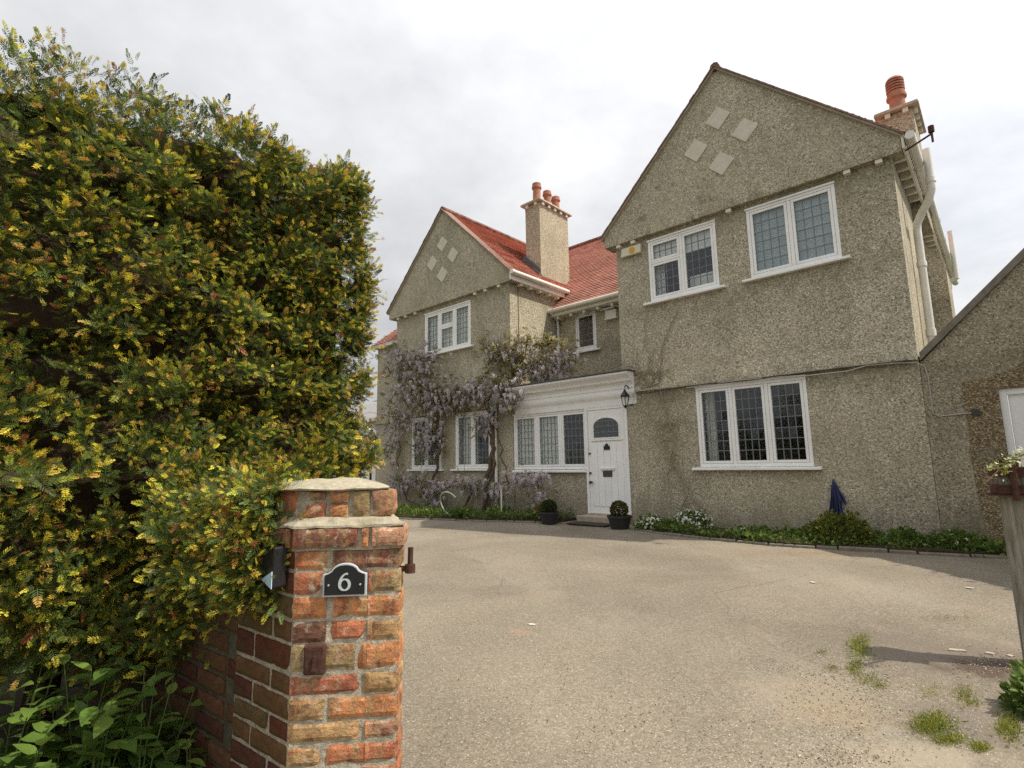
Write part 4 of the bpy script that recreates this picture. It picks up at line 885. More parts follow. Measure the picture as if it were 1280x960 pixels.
def fronds(pos, nrm, nper, size, gold=.62, upw=.25):
    """sprays: a short axis with side shoots lying in one flat plane"""
    n = len(pos); d = nrm * .62 + unit(n) * .72 + np.array([0, 0, upw]); d /= np.linalg.norm(d, axis=1, keepdims=True)
    upv = np.array([0, 0, 1.0]) * .6 + nrm * .85 + unit(n) * .35; Rf = frames(d, upv); L = size * rng.uniform(.7, 1.35, n)
    P, D, U, S, G = [], [], [], [], []
    hasg = rng.random(n) < gold
    for j in range(nper):
        t = j / max(1, nper - 1); sgn = 1 if j % 2 else -1; last = j == nper - 1
        an = 0 if last else sgn * rng.uniform(.6, 1.05, n)
        loc_d = np.stack([np.cos(an) * np.ones(n), np.sin(an) * np.ones(n), rng.uniform(-.1, .25, n)], 1)
        dd = np.einsum('nij,nj->ni', Rf, loc_d); P.append(pos + d * (L * (t * .85 - .25))[:, None] + rng.normal(size=(n, 3)) * .006)
        D.append(dd); U.append(Rf[:, :, 2] + rng.normal(size=(n, 3)) * .2); S.append(rng.uniform(.034, .062, n) * (1 if not last else 1.1)); G.append((hasg & (rng.random(n) < (.95 if last else .40))))
    return np.concatenate(P), np.concatenate(D), np.concatenate(U), np.concatenate(S), np.concatenate(G)
def sprigmesh(name, parts, parent):
    out = []
    for P, D, U, S, G in parts:
        near = (P[:, 1] < 2.35) & (P[:, 0] > -1.3); S = np.where(near, S * .78, S)
        n = len(P); which = rng.integers(0, 3, n); Rm = frames(D, U)
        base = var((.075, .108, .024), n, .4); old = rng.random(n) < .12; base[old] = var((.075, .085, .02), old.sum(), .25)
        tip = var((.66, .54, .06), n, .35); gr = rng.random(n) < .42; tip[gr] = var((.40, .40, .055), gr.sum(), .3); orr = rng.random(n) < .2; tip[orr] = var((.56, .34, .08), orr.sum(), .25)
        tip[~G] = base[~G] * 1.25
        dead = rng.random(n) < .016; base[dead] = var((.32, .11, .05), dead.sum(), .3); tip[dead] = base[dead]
        for w_ in range(6):
            k = (which == w_ % 3) & ((G & (rng.random(n) < .5)) if w_ > 2 else ~G if w_ < 0 else np.ones(n, bool)); tv, tf, tcl = tmpl[w_] if w_ < 3 else tufts[w_ - 3]
            if w_ > 2: out.append(scatter(tv, tf, tcl, (P + D * (S * .75)[:, None])[k], Rm[k], S[k] * .43, (base[k], tip[k])))
            else: out.append(scatter(tv, tf, tcl, P[k], Rm[k], S[k], (base[k], tip[k])))
    V, Fc, Cc = merge(out); V = V - np.array(parent.location)[None]
    o = bpy.data.objects.new(name, npmesh(name, V, Fc, Cc, 'needle')); col.objects.link(o); o.parent = parent; o['kind'] = 'stuff'; return o
hb = HF + E1 * (-HL / 2) + E2 * (HD / 2); hedge = thing('yew_hedge', 'tall clipped yew hedge with golden new tips behind the brick pier', 'hedge', (hb.x, hb.y, 0))
parts = []
def keep_view(p, nrm, marg=.9):
    pk = np.array([mnoise.noise((x[0] * 6.5, x[1] * 6.5, x[2] * 11)) + .25 * mnoise.noise((x[0] * 2.2, x[1] * 2.2 + 5, x[2] * 4)) for x in p]); ok = rng.random(len(p)) < np.clip(.8 + 1.6 * pk, .34, 1)
    # leave out sprays far outside what the place shows (behind the hedge or far left of it)
    ang = p[:, 0] / np.maximum(p[:, 1], .1); thin = (ang < -1.05) & (rng.random(len(p)) < .7)   # thinner where the hedge runs on beyond the picture
    return (p[:, 1] > .9) & ok & ~thin
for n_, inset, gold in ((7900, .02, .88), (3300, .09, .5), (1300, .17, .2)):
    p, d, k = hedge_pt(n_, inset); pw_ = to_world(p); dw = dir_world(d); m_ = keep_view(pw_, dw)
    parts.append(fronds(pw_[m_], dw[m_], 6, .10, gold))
# long stray shoots on top
p, d, k = hedge_pt(60, .0, (.05, .05, .9)); parts.append(fronds(to_world(p), np.tile(np.array([[.35, -.1, .9]]), (len(p), 1)), 8, .2, .9, .3))
# low overhanging branch layer under the dark gap
n_ = 900; px_ = rng.uniform(-40, 312, n_); py_ = 785 + rng.normal(size=n_) * 26 - (px_ - 150) * .03; Yd = 2.28 + px_ / 310 * .1 + rng.normal(size=n_) * .12
pos = np.array([tuple(aty(a, b, c)) for a, b, c in zip(px_, py_, Yd)]); parts.append(fronds(pos, np.tile(np.array([[.45, -.7, .1]]), (n_, 1)), 6, .11, .75, .15))
# shoots hanging over the wall beside the pier
n_ = 420; px_ = rng.uniform(285, 380, n_); py_ = rng.uniform(590, 760, n_) - (px_ - 300) * .35 + 20; pos = np.array([tuple(aty(a, b, rng.uniform(2.25, 2.6))) for a, b in zip(px_, py_)]); parts.append(fronds(pos, np.tile(np.array([[.6, -.7, -.1]]), (n_, 1)), 6, .10, .75, .0))
for n_, xa, xb, ya, yb, y0, y1 in ((420, 200, 318, 620, 800, 1.95, 2.3), (330, 290, 352, 615, 755, 1.70, 1.84)):
    px_ = rng.uniform(xa, xb, n_); py_ = rng.uniform(ya, yb, n_) - (px_ - xa) * .25; pos = np.array([tuple(aty(a, b, rng.uniform(y0, y1))) for a, b in zip(px_, py_)]); parts.append(fronds(pos, np.tile(np.array([[.1, -.8, .05]]), (n_, 1)), 6, .08, .8, .05))
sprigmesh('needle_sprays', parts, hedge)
# solid twig-coloured core, added to block light through the hedge
hc = MB()
def heart(f, n1, n2):
    P = np.array([f(i / n1, j / n2) for i in range(n1 + 1) for j in range(n2 + 1)]); w_ = to_world(hedge_map(P, .15, .85)[0]); o_ = len(hc.v); hc.v += [(x[0] - hb.x, x[1] - hb.y, x[2]) for x in w_]
    for i in range(n1):
        for j in range(n2): q = o_ + i * (n2 + 1) + j; hc.f.append((q, q + n2 + 1, q + n2 + 2, q + 1))
heart(lambda u, v: (-HL + HL * u, 0, HB + (HT - HB) * v), 50, 34); heart(lambda u, v: (-HL + HL * u, HD * v, HT), 50, 20); heart(lambda u, v: (0, HD * u, HB + (HT - HB) * v), 20, 34); heart(lambda u, v: (-HL + HL * u, HD, HB + (HT - HB) * v), 30, 20); heart(lambda u, v: (-HL + HL * u, HD * v, HB), 50, 20)
hc.build('twiggy_heart', 'yewbark', hedge)
for k in range(5):
    a = -.7 - k * .6; b = .75 + random.uniform(-.2, .2); q = HF + E1 * a + E2 * b
    MB().tube([(q.x - hb.x, q.y - hb.y, -.1), (q.x - hb.x + .05, q.y - hb.y, .4), (q.x - hb.x + .02, q.y - hb.y + .05, 1.2)], [.07, .055, .04], 8).build('trunk', 'yewbark', hedge, smooth=True)
for k in range(46):
    px0, py0 = random.uniform(-20, 330), random.uniform(650, 800); s0 = aty(px0, py0, random.uniform(2.5, 2.9)); dirn = Vector((random.uniform(-.3, .7), random.uniform(-.8, -.1), random.uniform(-.35, .3))); pts = [s0 - Vector((hb.x, hb.y, 0))]
    for q in range(5): dirn = (dirn + Vector([random.uniform(-.35, .35) for _ in range(3)])).normalized(); pts.append(pts[-1] + dirn * .07)
    MB().tube(pts, [.011, .009, .008, .006, .005, .003], 5).build('branch', 'yewbark', hedge, smooth=True)

# ------------------------------------------------------------------ leafy plants under the hedge
bed = MB(); bp_ = [(-3.2, .6), (-.66, 1.71), (-.93, 1.96), (-1.7, 2.7), (-2.9, 4.2), (-4.5, 3)]
bed.prism(bp_, -.15, .02, 'z').build('hedge_bed', 'soil'); tag(bpy.data.objects['hedge_bed'], 'bare dark soil under the hedge', 'soil', kind='structure')
leaf_meshes = []
for w_, dr in ((.26, .18), (.32, .3), (.22, .1)):
    tv, tf = leaf_template(4, w_, .25, dr); m = bpy.data.meshes.new('leaf'); m.from_pydata([tuple(x) for x in tv], [], [tuple(x) for x in tf]); m.materials.append(M['bigleaf']); m.polygons.foreach_set('use_smooth', [True] * len(m.polygons)); leaf_meshes.append(m)
spots = [(45, 905, 1), (85, 880, 1), (150, 900, 0), (175, 880, 1), (120, 915, 0), (215, 915, 1), (5, 950, 0), (100, 960, 0), (200, 930, 0), (20, 930, 1), (60, 890, 0), (95, 935, 1), (130, 880, 1), (165, 925, 1), (205, 880, 1), (240, 930, 0), (30, 860, 0), (110, 850, 1), (185, 850, 0), (225, 955, 0), (150, 965, 1), (70, 965, 1), (262, 900, 2), (10, 890, 1), (275, 945, 2), (190, 955, 1), (240, 870, 2)]
plab = ['bushy leafy plant growing in shade under the yew hedge', 'leafy plant with upright pointed leaves under the yew hedge', 'small leafy seedling at the foot of the brick wall']
for px0, py0, kd in spots:
    top = aty(px0, py0 - 4, 2.0 + random.uniform(-.12, .2)); h = max(.12, top.z + random.uniform(-.02, .04)); base = Vector((top.x, top.y, .02))
    pl = thing('leafy_plant', plab[kd], 'plant', base, random.uniform(0, 6), ['bushy plants under the hedge', 'pointed leaf plants under the hedge', 'seedlings by the wall'][kd])
    for st in range(3 if kd < 2 else 2):
        lean = Vector((random.uniform(-.1, .1), random.uniform(-.1, .1), h)); MB().tube([(0, 0, -.03), tuple(lean * .5), tuple(lean)], [.003, .0025, .0015], 5).build('stem', 'stemgreen', pl)
        nl = (6, 7, 3)[kd]
        for q in range(nl):
            t = .25 + .75 * q / (nl - 1); az = q * 2.2 + st * 1.1 + random.uniform(-.4, .4); ls = (.085, .11, .05)[kd] * random.uniform(.75, 1.2) * (1.1 - .35 * t)
            lo_ = bpy.data.objects.new('leaf', random.choice(leaf_meshes)); col.objects.link(lo_); lo_.parent = pl; lo_.location = lean * t; lo_.scale = (ls,) * 3
            lo_.rotation_euler = (random.uniform(-.3, .3), -random.uniform(-.1, .8), az)

# ------------------------------------------------------------------ beds, kerbs and plants along the house
def bedpoly(name, label, pts, z=.05):
    o = MB().prism([tuple((W(u, v)).xy) for u, v in pts], -.1, z, 'z').build(name, 'soil'); tag(o, label, 'soil', kind='structure')
LK = [(-9.0, -2.6), (-7.0, -2.35), (-5.6, -2.1), (-4.2, -1.75), (-3.0, -1.35), (-2.0, -1.0), (-1.25, -.68), (-1.2, .0)]
RK = [(.48, .0), (.5, -.72), (1.2, -.98), (2.0, -1.13), (2.8, -1.15), (3.6, -1.02), (4.4, -.86), (5.2, -.64), (5.3, -.02)]
bedpoly('flower_bed', 'flower bed under the wisteria', LK + [(-9.0, 0)]); bedpoly('flower_bed', 'narrow flower bed below the ground floor window', RK)
stone_l = []
def kerb(name, label, path, wstone=(.35, .6)):
    k = MB().box(-.001, .001, -.001, .001, -.02, -.018).build(name, 'paver'); k.location = W(*path[0]); tag(k, label, 'kerb', kind='structure')
    for (u0, v0), (u1, v1) in zip(path, path[1:]):
        a, b = W(u0, v0), W(u1, v1); L = (b - a).length; s_ = 0
        while s_ < L - .05:
            w_ = min(random.uniform(*wstone), L - s_); c = a + (b - a) * ((s_ + w_ / 2) / L); an = math.atan2(b.y - a.y, b.x - a.x); h = .032 + random.uniform(-.012, .015)
            o = MB().box(-w_ / 2 + .008, w_ / 2 - .008, -.05, .05, -.08, h).build('kerb_stone', 'paver', k, c - k.location + Vector((0, 0, 0)), an + random.uniform(-.02, .02), bevel=.015); s_ += w_
kerb('kerb', 'low kerb edging the wisteria bed', LK[:-1]); kerb('kerb', 'low kerb edging the bed below the ground floor window', RK[1:-1])
def groundcover(name, label, gen, n, size, cols, mat='leaf', upright=.8, kindt='blade'):
    """blades or small leaves over a strip of bed"""
    P = np.array([tuple(gen()) for _ in range(n)]); d = unit(n) * (1 - upright) + np.array([0, 0, upright]); d /= np.linalg.norm(d, axis=1, keepdims=True)
    tv, tf = leaf_template(1, .07 if kindt == 'blade' else .3, .2, .25); tcl = np.clip(tv[:, 0], 0, 1)
    a = np.array(cols)[rng.integers(0, len(cols), n)] * rng.uniform(.7, 1.3, (n, 1)); V, Fc, Cc = scatter(tv, tf, tcl, P, frames(d, unit(n)), rng.uniform(size[0], size[1], n) * np.array([max(.3, .85 + 1.5 * mnoise.noise((q[0] * 1.7, q[1] * 1.7, 3))) for q in P]), (a * .7, a * 1.2))
    o = bpy.data.objects.new(name, npmesh(name, V, Fc, Cc, mat)); col.objects.link(o); tag(o, label, 'ground cover', kind='stuff'); return o
GR = [(.095, .155, .03), (.13, .195, .038), (.18, .23, .055), (.075, .125, .03)]
def strip(path, wmin, wmax, zmax=.08):
    def g_():
        while True:
            i = random.randrange(len(path) - 1); (u0, v0), (u1, v1) = path[i], path[i + 1]; t = random.random(); u, v = u0 + (u1 - u0) * t, v0 + (v1 - v0) * t; v2 = v + random.uniform(wmin, wmax)
            if v2 < -.02: return W(u, v2, random.uniform(.03, zmax))
    return g_
groundcover('bed_greenery', 'low green plants and grass filling the wisteria bed', strip(LK[:-1], .1, .9), 4200, (.05, .2), GR, upright=.62)
groundcover('bed_greenery', 'small leafy weeds through the wisteria bed', strip(LK[:-1], -.04, .9, .2), 5200, (.035, .085), GR + [(.12, .15, .03)], upright=.3, kindt='leaf')
groundcover('bed_greenery', 'low green plants and grass in the bed below the window', strip(RK[1:-1], .07, .7), 2000, (.04, .13), GR, upright=.55)
groundcover('bed_greenery', 'small leafy weeds in the bed below the window', strip(RK[1:-1], -.04, .8, .14), 5000, (.03, .075), GR + [(.12, .15, .03)], upright=.3, kindt='leaf')
def bush(name, label, cat, u, v, r, hgt, n, cols, ls=(.03, .06), flowers=0, fcol=(.75, .73, .66), group=None, z=.04, wpos=None):
    root = thing(name, label, cat, wpos if wpos is not None else W(u, v, z), 0, group); d = unit(n); d[:, 2] = np.abs(d[:, 2]); rad = rng.uniform(.45, 1.0, n) ** .5
    lump = 1 + .18 * np.sin(d[:, 0] * 7 + u * 3) * np.cos(d[:, 1] * 6) + rng.normal(size=n) * .06
    P = d * (rad * lump)[:, None] * np.array([r, r, hgt]); tv, tf = leaf_template(2, .3, .2, .2); a = np.array(cols)[rng.integers(0, len(cols), n)] * rng.uniform(.7, 1.35, (n, 1))
    V, Fc, Cc = scatter(tv, tf, np.clip(tv[:, 0], 0, 1), P, frames(d + unit(n) * .8, unit(n)), rng.uniform(*ls, n), (a * .8, a * 1.15))
    o = bpy.data.objects.new('foliage', npmesh('foliage', V, Fc, Cc, 'leaf')); col.objects.link(o); o.parent = root; o['kind'] = 'stuff'
    st = MB()
    for k in range(5): st.tube([(0, 0, -.04), (random.uniform(-.4, .4) * r, random.uniform(-.4, .4) * r, hgt * .6)], [.008, .003], 5)
    st.build('stem', 'bark', root)
    if flowers:
        d = unit(flowers); d[:, 2] = np.abs(d[:, 2]) + .15; d /= np.linalg.norm(d, axis=1, keepdims=True); P = d * np.array([r, r, hgt]) * rng.uniform(.9, 1.12, (flowers, 1))
        k8 = 7; tv = [(0, 0, 0.1)] + [(math.cos(t), math.sin(t), 0) for t in np.linspace(0, 2 * math.pi, k8, endpoint=False)]; tf = np.array([(0, 1 + i, 1 + (i + 1) % k8, 0) for i in range(k8)])[:, :3]
        c = var(fcol, flowers, .12); V, Fc, Cc = scatter(np.array(tv)[:, [2, 0, 1]], tf, np.zeros(len(tv)), P, frames(d + unit(flowers) * .4, unit(flowers)), rng.uniform(.014, .024, flowers), (c, c))
        o = bpy.data.objects.new('flowers', npmesh('flowers', V, Fc, Cc, 'petal')); col.objects.link(o); o.parent = root; o['kind'] = 'stuff'
    return root
bush('daisy_clump', 'clump of white daisies beside the door pot', 'daisies', .78, -.62, .26, .2, 900, GR, (.02, .05), 130)
bush('daisy_clump', 'taller clump of white daisies below the dry climber', 'daisies', 1.42, -.45, .34, .32, 1300, GR, (.02, .05), 190)
bush('daisy_clump', 'few white daisies in green leaves at the garage corner', 'daisies', 4.75, -.35, .28, .2, 900, GR, (.03, .06), 14)
bush('daisy_clump', 'low weeds with a few white daisies in the bed below the window sill', 'daisies', 2.45, -.7, .25, .14, 500, GR, (.03, .05), 12)
bush('shrub', 'small yellow green shrub under the hanging blue cloth', 'shrub', 3.55, -.55, .42, .36, 2200, [(.16, .17, .02), (.10, .14, .025), (.06, .10, .02), (.2, .19, .03)], (.03, .06))
bush('shrub', 'small dark leafy shrub at the garage corner of the bed', 'shrub', 4.25, -.45, .2, .2, 700, GR, (.03, .065))
bush('heather', 'orange tipped plant beside the left door pot', 'plant', -1.6, -.55, .2, .36, 800, [(.30, .13, .03), (.22, .16, .03), (.12, .12, .03)], (.02, .05))
def pot(label, u, v, r, cols):
    root = H('plant_pot', label, 'plant pot', u, v, 0, None)
    MB().lathe([(r * .74, 0), (r * .98, .19), (r * 1.06, .195), (r * 1.06, .23), (r * .98, .23), (r * .95, .2)], (0, 0, .0), 24).build('pot', 'pot', root, smooth=True)
    MB().lathe([(r * .95, .0), (.01, .012)], (0, 0, .2), 16).build('soil', 'soil', root)
    n = 2600; d = unit(n); P = d * (r * .74 * (.72 + .28 * rng.random(n) ** .4))[:, None] + np.array([0, 0, .2 + r * .6]); P = P[P[:, 2] > .19]; n = len(P)
    tv, tf = leaf_template(1, .4, .2, .1); a = np.array(cols)[rng.integers(0, len(cols), n)] * rng.uniform(.7, 1.3, (n, 1)); V, Fc, Cc = scatter(tv, tf, np.clip(tv[:, 0], 0, 1), P, frames(unit(n) + (P - np.array([0, 0, .3])) * 3, unit(n)), rng.uniform(.018, .032, n), (a * .8, a * 1.1))
    o = bpy.data.objects.new('topiary_ball', npmesh('topiary_ball', V, Fc, Cc, 'leaf')); col.objects.link(o); o.parent = root; o['kind'] = 'stuff'
    MB().tube([(0, 0, .15), (0, 0, .32)], .012, 6).build('stem', 'bark', root)
pot('black pot with a dark green box ball beside the wisteria bed', -1.27, -.82, .19, [(.035, .055, .014), (.05, .075, .018)])
pot('black pot with a browning box ball beside the daisies', .22, -.72, .205, [(.09, .085, .025), (.14, .10, .035), (.07, .075, .02)])
o = MB().box(-.42, .42, -.2, .2, 0, .018).build('doormat', 'mat', None, W(-.52, -.52, .012), -YAW); tag(o, 'dark brown doormat in front of the stone step', 'doormat')
# pale hose loop, stake
P0 = W(-3.55, -1.35, .1); pts = [(.30 * math.cos(t) , -.1 * math.sin(t), .22 + .26 * math.sin(t)) for t in np.linspace(.6, 5.2, 22)]
o = MB().tube(pts, .016, 6).build('hose', 'hose', None, P0, -YAW, smooth=True); tag(o, 'pale looped hose lying in the wisteria bed', 'hose')
o = MB().tube([(0, 0, -.05), (.005, 0, .62)], .018, 6).build('stake', 'cream', None, W(-2.75, -.6, 0), -YAW); tag(o, 'pale stake standing in the wisteria bed', 'stake')
o = MB().tube([(0, 0, -.1), (0, 0, 2.55)], .036, 8).tube([(0, -.0, 2.55), (-.2, .03, 2.62), (-.5, .05, 2.60)], .03, 8).build('downpipe', 'upvc', house, (-3.42, -.06, 0), 0, smooth=True)

# ------------------------------------------------------------------ wisteria
wis = H('wisteria', 'mauve wisteria in flower trained over the gable and porch', 'wisteria', -3.75, -.18, 0)
wb = Vector((-3.75, -.18, 0))
def wpt(x, y, v): q = onv(x, y, v); return q - wb
def vine(pts, r0, r1, name='branch', mat='bark', jit=.03, par=None, wv=-.12):
    P = [Vector(wpt(x, y, wv + (d_ if len(r_) else 0))) for x, y, *r_ in pts for d_ in [r_[0] if r_ else 0]]
    out = []
    for a, b in zip(P, P[1:]):
        n = max(2, int((b - a).length / .12))
        for k in range(n): t = k / n; out.append(a.lerp(b, t) + Vector((random.gauss(0, jit), random.gauss(0, jit * .5), random.gauss(0, jit * .4))))
    out.append(P[-1]); MB().tube(out, list(np.linspace(r0, r1, len(out))), 7).build(name, mat, wis, smooth=True)
vine([(603, 652), (609, 600), (617, 560), (614, 520), (606, 500)], .062, .045, 'trunk', jit=.02); vine([(612, 650), (606, 615), (619, 580), (611, 540), (618, 515)], .034, .026, 'trunk', jit=.02); vine([(575, 645), (590, 615), (612, 590), (618, 550), (612, 515)], .03, .022, 'trunk'); vine([(636, 610), (628, 570), (620, 540), (612, 510)], .02, .015)
vine([(545, 650), (530, 620), (545, 590), (550, 550), (545, 510), (530, 485), (505, 470)], .045, .02, 'trunk'); vine([(606, 500), (570, 490), (530, 490), (500, 480), (485, 460)], .035, .015); vine([(610, 500), (640, 470, .1), (655, 445, .25), (660, 425, .3)], .035, .012); vine([(645, 465, .1), (675, 452, .2), (700, 445, .3), (718, 452, .4)], .025, .01)
vine([(655, 450, .2), (640, 430, .2), (632, 418, .2)], .015, .006); vine([(655, 445, .25), (672, 430, .3), (690, 428, .4)], .015, .006); vine([(540, 640), (510, 625), (495, 600), (500, 560), (490, 520)], .025, .012); vine([(560, 645), (530, 640), (505, 630)], .02, .012); vine([(545, 600), (560, 610), (600, 605), (650, 600), (680, 612)], .02, .008); vine([(505, 470), (520, 445), (545, 440)], .018, .008); vine([(500, 480), (490, 500), (482, 540)], .014, .006)
for k in range(26):
    x, y = random.choice([(650, 445), (520, 470), (560, 495), (500, 520), (540, 600), (610, 500), (670, 450), (590, 610)]); q = [(x, y)]; d_ = random.uniform(0, 6.28)
    for j in range(4): d_ += random.uniform(-.7, .7); x += 13 * math.cos(d_); y += 10 * math.sin(d_); q.append((x, y))
    vine(q, .009, .003, 'twig', jit=.02)
# regions: x, y, rx, ry, number of flower clusters, number of leaf tufts, depth, sunny
REG = [(520, 455, 32, 26, 95, 60, -.12), (495, 445, 16, 20, 35, 20, -.1), (515, 490, 34, 22, 95, 50, -.15), (500, 525, 20, 30, 55, 40, -.12), (488, 560, 12, 30, 25, 25, -.1), (550, 492, 28, 14, 60, 70, -.18), (590, 490, 34, 16, 95, 60, -.2), (625, 480, 24, 20, 70, 60, -.15), (630, 500, 20, 12, 50, 30, -.22), (640, 445, 20, 16, 30, 80, .1), (690, 450, 28, 16, 95, 70, .25), (672, 465, 34, 12, 60, 60, .15), (665, 425, 36, 12, 6, 60, .3), (697, 428, 16, 8, 2, 25, .35), (620, 440, 18, 20, 18, 60, -.05),
       (530, 545, 14, 34, 55, 40, -.15), (548, 540, 8, 28, 20, 25, -.1), (520, 598, 16, 10, 20, 15, -.2), (540, 612, 14, 16, 50, 20, -.25), (590, 603, 30, 10, 60, 20, -.3), (660, 598, 28, 9, 75, 15, -.3), (672, 622, 14, 14, 30, 8, -.3), (540, 632, 10, 9, 22, 12, -.35), (622, 612, 16, 8, 26, 10, -.3), (500, 600, 16, 18, 30, 15, -.15), (605, 525, 14, 16, 26, 15, -.2), (555, 510, 30, 10, 40, 40, -.15)]
FP, LP, LS = [], [], []
for x, y, rx, ry, nf, nl, v0 in REG:
    for _ in range(int(nf * 1.7)):
        a = random.gauss(0, .5); b = random.gauss(0, .5); v = v0 - abs(random.gauss(0, .12)); FP.append(wpt(x + a * rx, y + b * ry, v))
    for _ in range(nl * 2):
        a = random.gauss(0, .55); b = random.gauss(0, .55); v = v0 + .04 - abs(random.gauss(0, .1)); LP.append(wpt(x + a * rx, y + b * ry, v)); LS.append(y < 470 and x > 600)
# one hanging flower cluster: petals spiralling down a stalk
tv, tf, tcl = [], [], []
for k in range(26):
    t = k / 25; z = -t; r = .27 * (1 - t) ** .7 + .03; an = k * 2.4; c0 = Vector((r * math.cos(an), r * math.sin(an), z)); s_ = .13 * (1 - .6 * t); tx = Vector((-math.sin(an), math.cos(an), .2)) * s_; up = Vector((math.cos(an) * .5, math.sin(an) * .5, .8)) * s_
    i = len(tv); tv += [c0 - tx - up, c0 + tx - up, c0 + tx * 1.1 + up, c0 - tx * 1.1 + up]; tf.append((i, i + 1, i + 2, i + 3)); tcl += [t] * 4
tv, tf, tcl = np.array([tuple(q) for q in tv]), np.array(tf), np.array(tcl)
n = len(FP); FP = np.array([tuple(q) for q in FP]); yawr = rng.uniform(0, 6.28, n); Rm = np.zeros((n, 3, 3)); Rm[:, 0, 0] = np.cos(yawr); Rm[:, 0, 1] = -np.sin(yawr); Rm[:, 1, 0] = np.sin(yawr); Rm[:, 1, 1] = np.cos(yawr); Rm[:, 2, 2] = 1; Rm[:, 0, 2] = rng.normal(size=n) * .15; Rm[:, 1, 2] = rng.normal(size=n) * .15
pale = var((.66, .60, .60), n, .25); deep = var((.45, .40, .44), n, .3); V, Fc, Cc = scatter(tv, tf, tcl, FP, Rm, rng.uniform(.07, .15, n), (pale, deep))
o = bpy.data.objects.new('flower_clusters', npmesh('flower_clusters', V, Fc, Cc, 'petal')); col.objects.link(o); o.parent = wis; o['kind'] = 'stuff'
# pinnate young leaves
tv, tf, tcl = [], [], []
lv, lf = leaf_template(1, .28, .2, .2)
for k in range(9):
    t = .2 + .8 * (k // 2) / 4; sgn = 1 if k % 2 else -1; an = sgn * R(65) if k < 8 else 0; c_, s_ = math.cos(an), math.sin(an); i = len(tv)
    for q in lv: q = q * .42; tv.append((t + q[0] * c_ - q[1] * s_, q[0] * s_ + q[1] * c_, q[2] - .2 * t * t))
    for f_ in lf: tf.append(tuple(int(z) + i for z in f_))
    tcl += [t] * len(lv)
n = len(LP); LP = np.array([tuple(q) for q in LP]); d = unit(n) * .7 + np.array([0, -.6, -.2]); sun_ = np.array(LS); a = var((.17, .165, .05), n, .3); a[sun_] = var((.27, .235, .09), sun_.sum(), .3)  # leaves above the porch coloured paler, sunlight put into their tint
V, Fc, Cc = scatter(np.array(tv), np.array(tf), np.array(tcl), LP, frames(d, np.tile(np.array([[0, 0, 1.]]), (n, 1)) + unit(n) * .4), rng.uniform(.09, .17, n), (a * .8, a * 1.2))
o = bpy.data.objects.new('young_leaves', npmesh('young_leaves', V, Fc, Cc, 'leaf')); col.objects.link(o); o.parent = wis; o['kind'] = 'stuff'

# dry climber on the right gable wall
dc = H('dry_climber', 'leafless dry climber clinging to the wall beside the front door', 'climber', 1.25, -.03, 0); db = Vector((1.25, -.03, 0))
def dvine(pts, r0, r1, jit=.02, name='stem'):
    P = [Vector(onv(x, y, -.07)) - db for x, y in pts]; out = []
    for a_, b_ in zip(P, P[1:]):
        k_ = max(2, int((b_ - a_).length / .1))
        for k in range(k_): out.append(a_.lerp(b_, k / k_) + Vector((random.gauss(0, jit), random.gauss(0, .012), random.gauss(0, jit * .5))))
    out.append(P[-1]); MB().tube(out, list(np.linspace(r0 * 1.05, r1 * 1.1, len(out))), 5).build(name, 'deadstem', dc)
dvine([(876, 640), (862, 612), (848, 590), (838, 570), (842, 540), (830, 505), (822, 480)], .016, .008); dvine([(850, 640), (858, 620), (850, 600), (840, 580)], .014, .008); dvine([(838, 575), (822, 560), (815, 545)], .009, .004); dvine([(838, 570), (836, 600), (838, 630)], .01, .006); dvine([(822, 480), (805, 485), (792, 490), (786, 478)], .01, .005)
dvine([(822, 490), (826, 450), (828, 430), (848, 388)], .011, .006, .012); dvine([(828, 430), (822, 455)], .008, .004); dvine([(805, 440), (806, 400), (812, 385)], .007, .003)
for k in range(70):
    x, y = random.choice([(800, 470), (815, 480), (825, 500), (835, 530), (830, 550), (795, 465), (840, 575), (812, 465)]); q = [(x, y)]; d_ = random.uniform(0, 6.28)
    for j in range(5): d_ += random.uniform(-.8, .8); x += 7 * math.cos(d_); y += 9 * math.sin(d_); q.append((x, y))
    dvine(q, .006, .002, .018, 'tendril')

# ------------------------------------------------------------------ right-hand gatepost
gpb = onz(1283, 838); post = thing('gate_post', 'old weathered timber gatepost with rusty iron straps', 'gatepost', (gpb.x + .135, gpb.y + .06, 0), R(-38))
pm = MB(); segs = 14; prevr = None
for k in range(segs + 1):
    z = -.1 + 1.17 * k / segs; ring = []
    for q in range(16):
        an = q / 16 * 2 * math.pi; r_ = .068 / max(abs(math.cos(an)), abs(math.sin(an))) ** .75; r_ *= 1 + .06 * mnoise.noise((math.cos(an) * 2, math.sin(an) * 2, z * 3)); ring.append((r_ * math.cos(an), r_ * math.sin(an), z))
    i = len(pm.v); pm.v += ring
    if prevr is not None:
        for q in range(16): pm.f.append((prevr + q, prevr + (q + 1) % 16, i + (q + 1) % 16, i + q))
    prevr = i
pm.f.append(tuple(range(prevr, prevr + 16))); pm.build('post', 'wood', post, smooth=True)
for z in (.96, 1.06): MB().box(-.098, .098, -.098, .098, z - .026, z + .026).build('iron_strap', 'rust', post, bevel=.004)
MB().box(-.12, .12, -.105, .105, .925, .933).build('strap_lip', 'rust', post); MB().tube([(.0, -.11, .9), (.0, -.11, 1.12)], .016, 8).tube([(0, 0, 1.07), (0, 0, 1.13)], .05, 8).build('hinge_pin', 'rust', post)
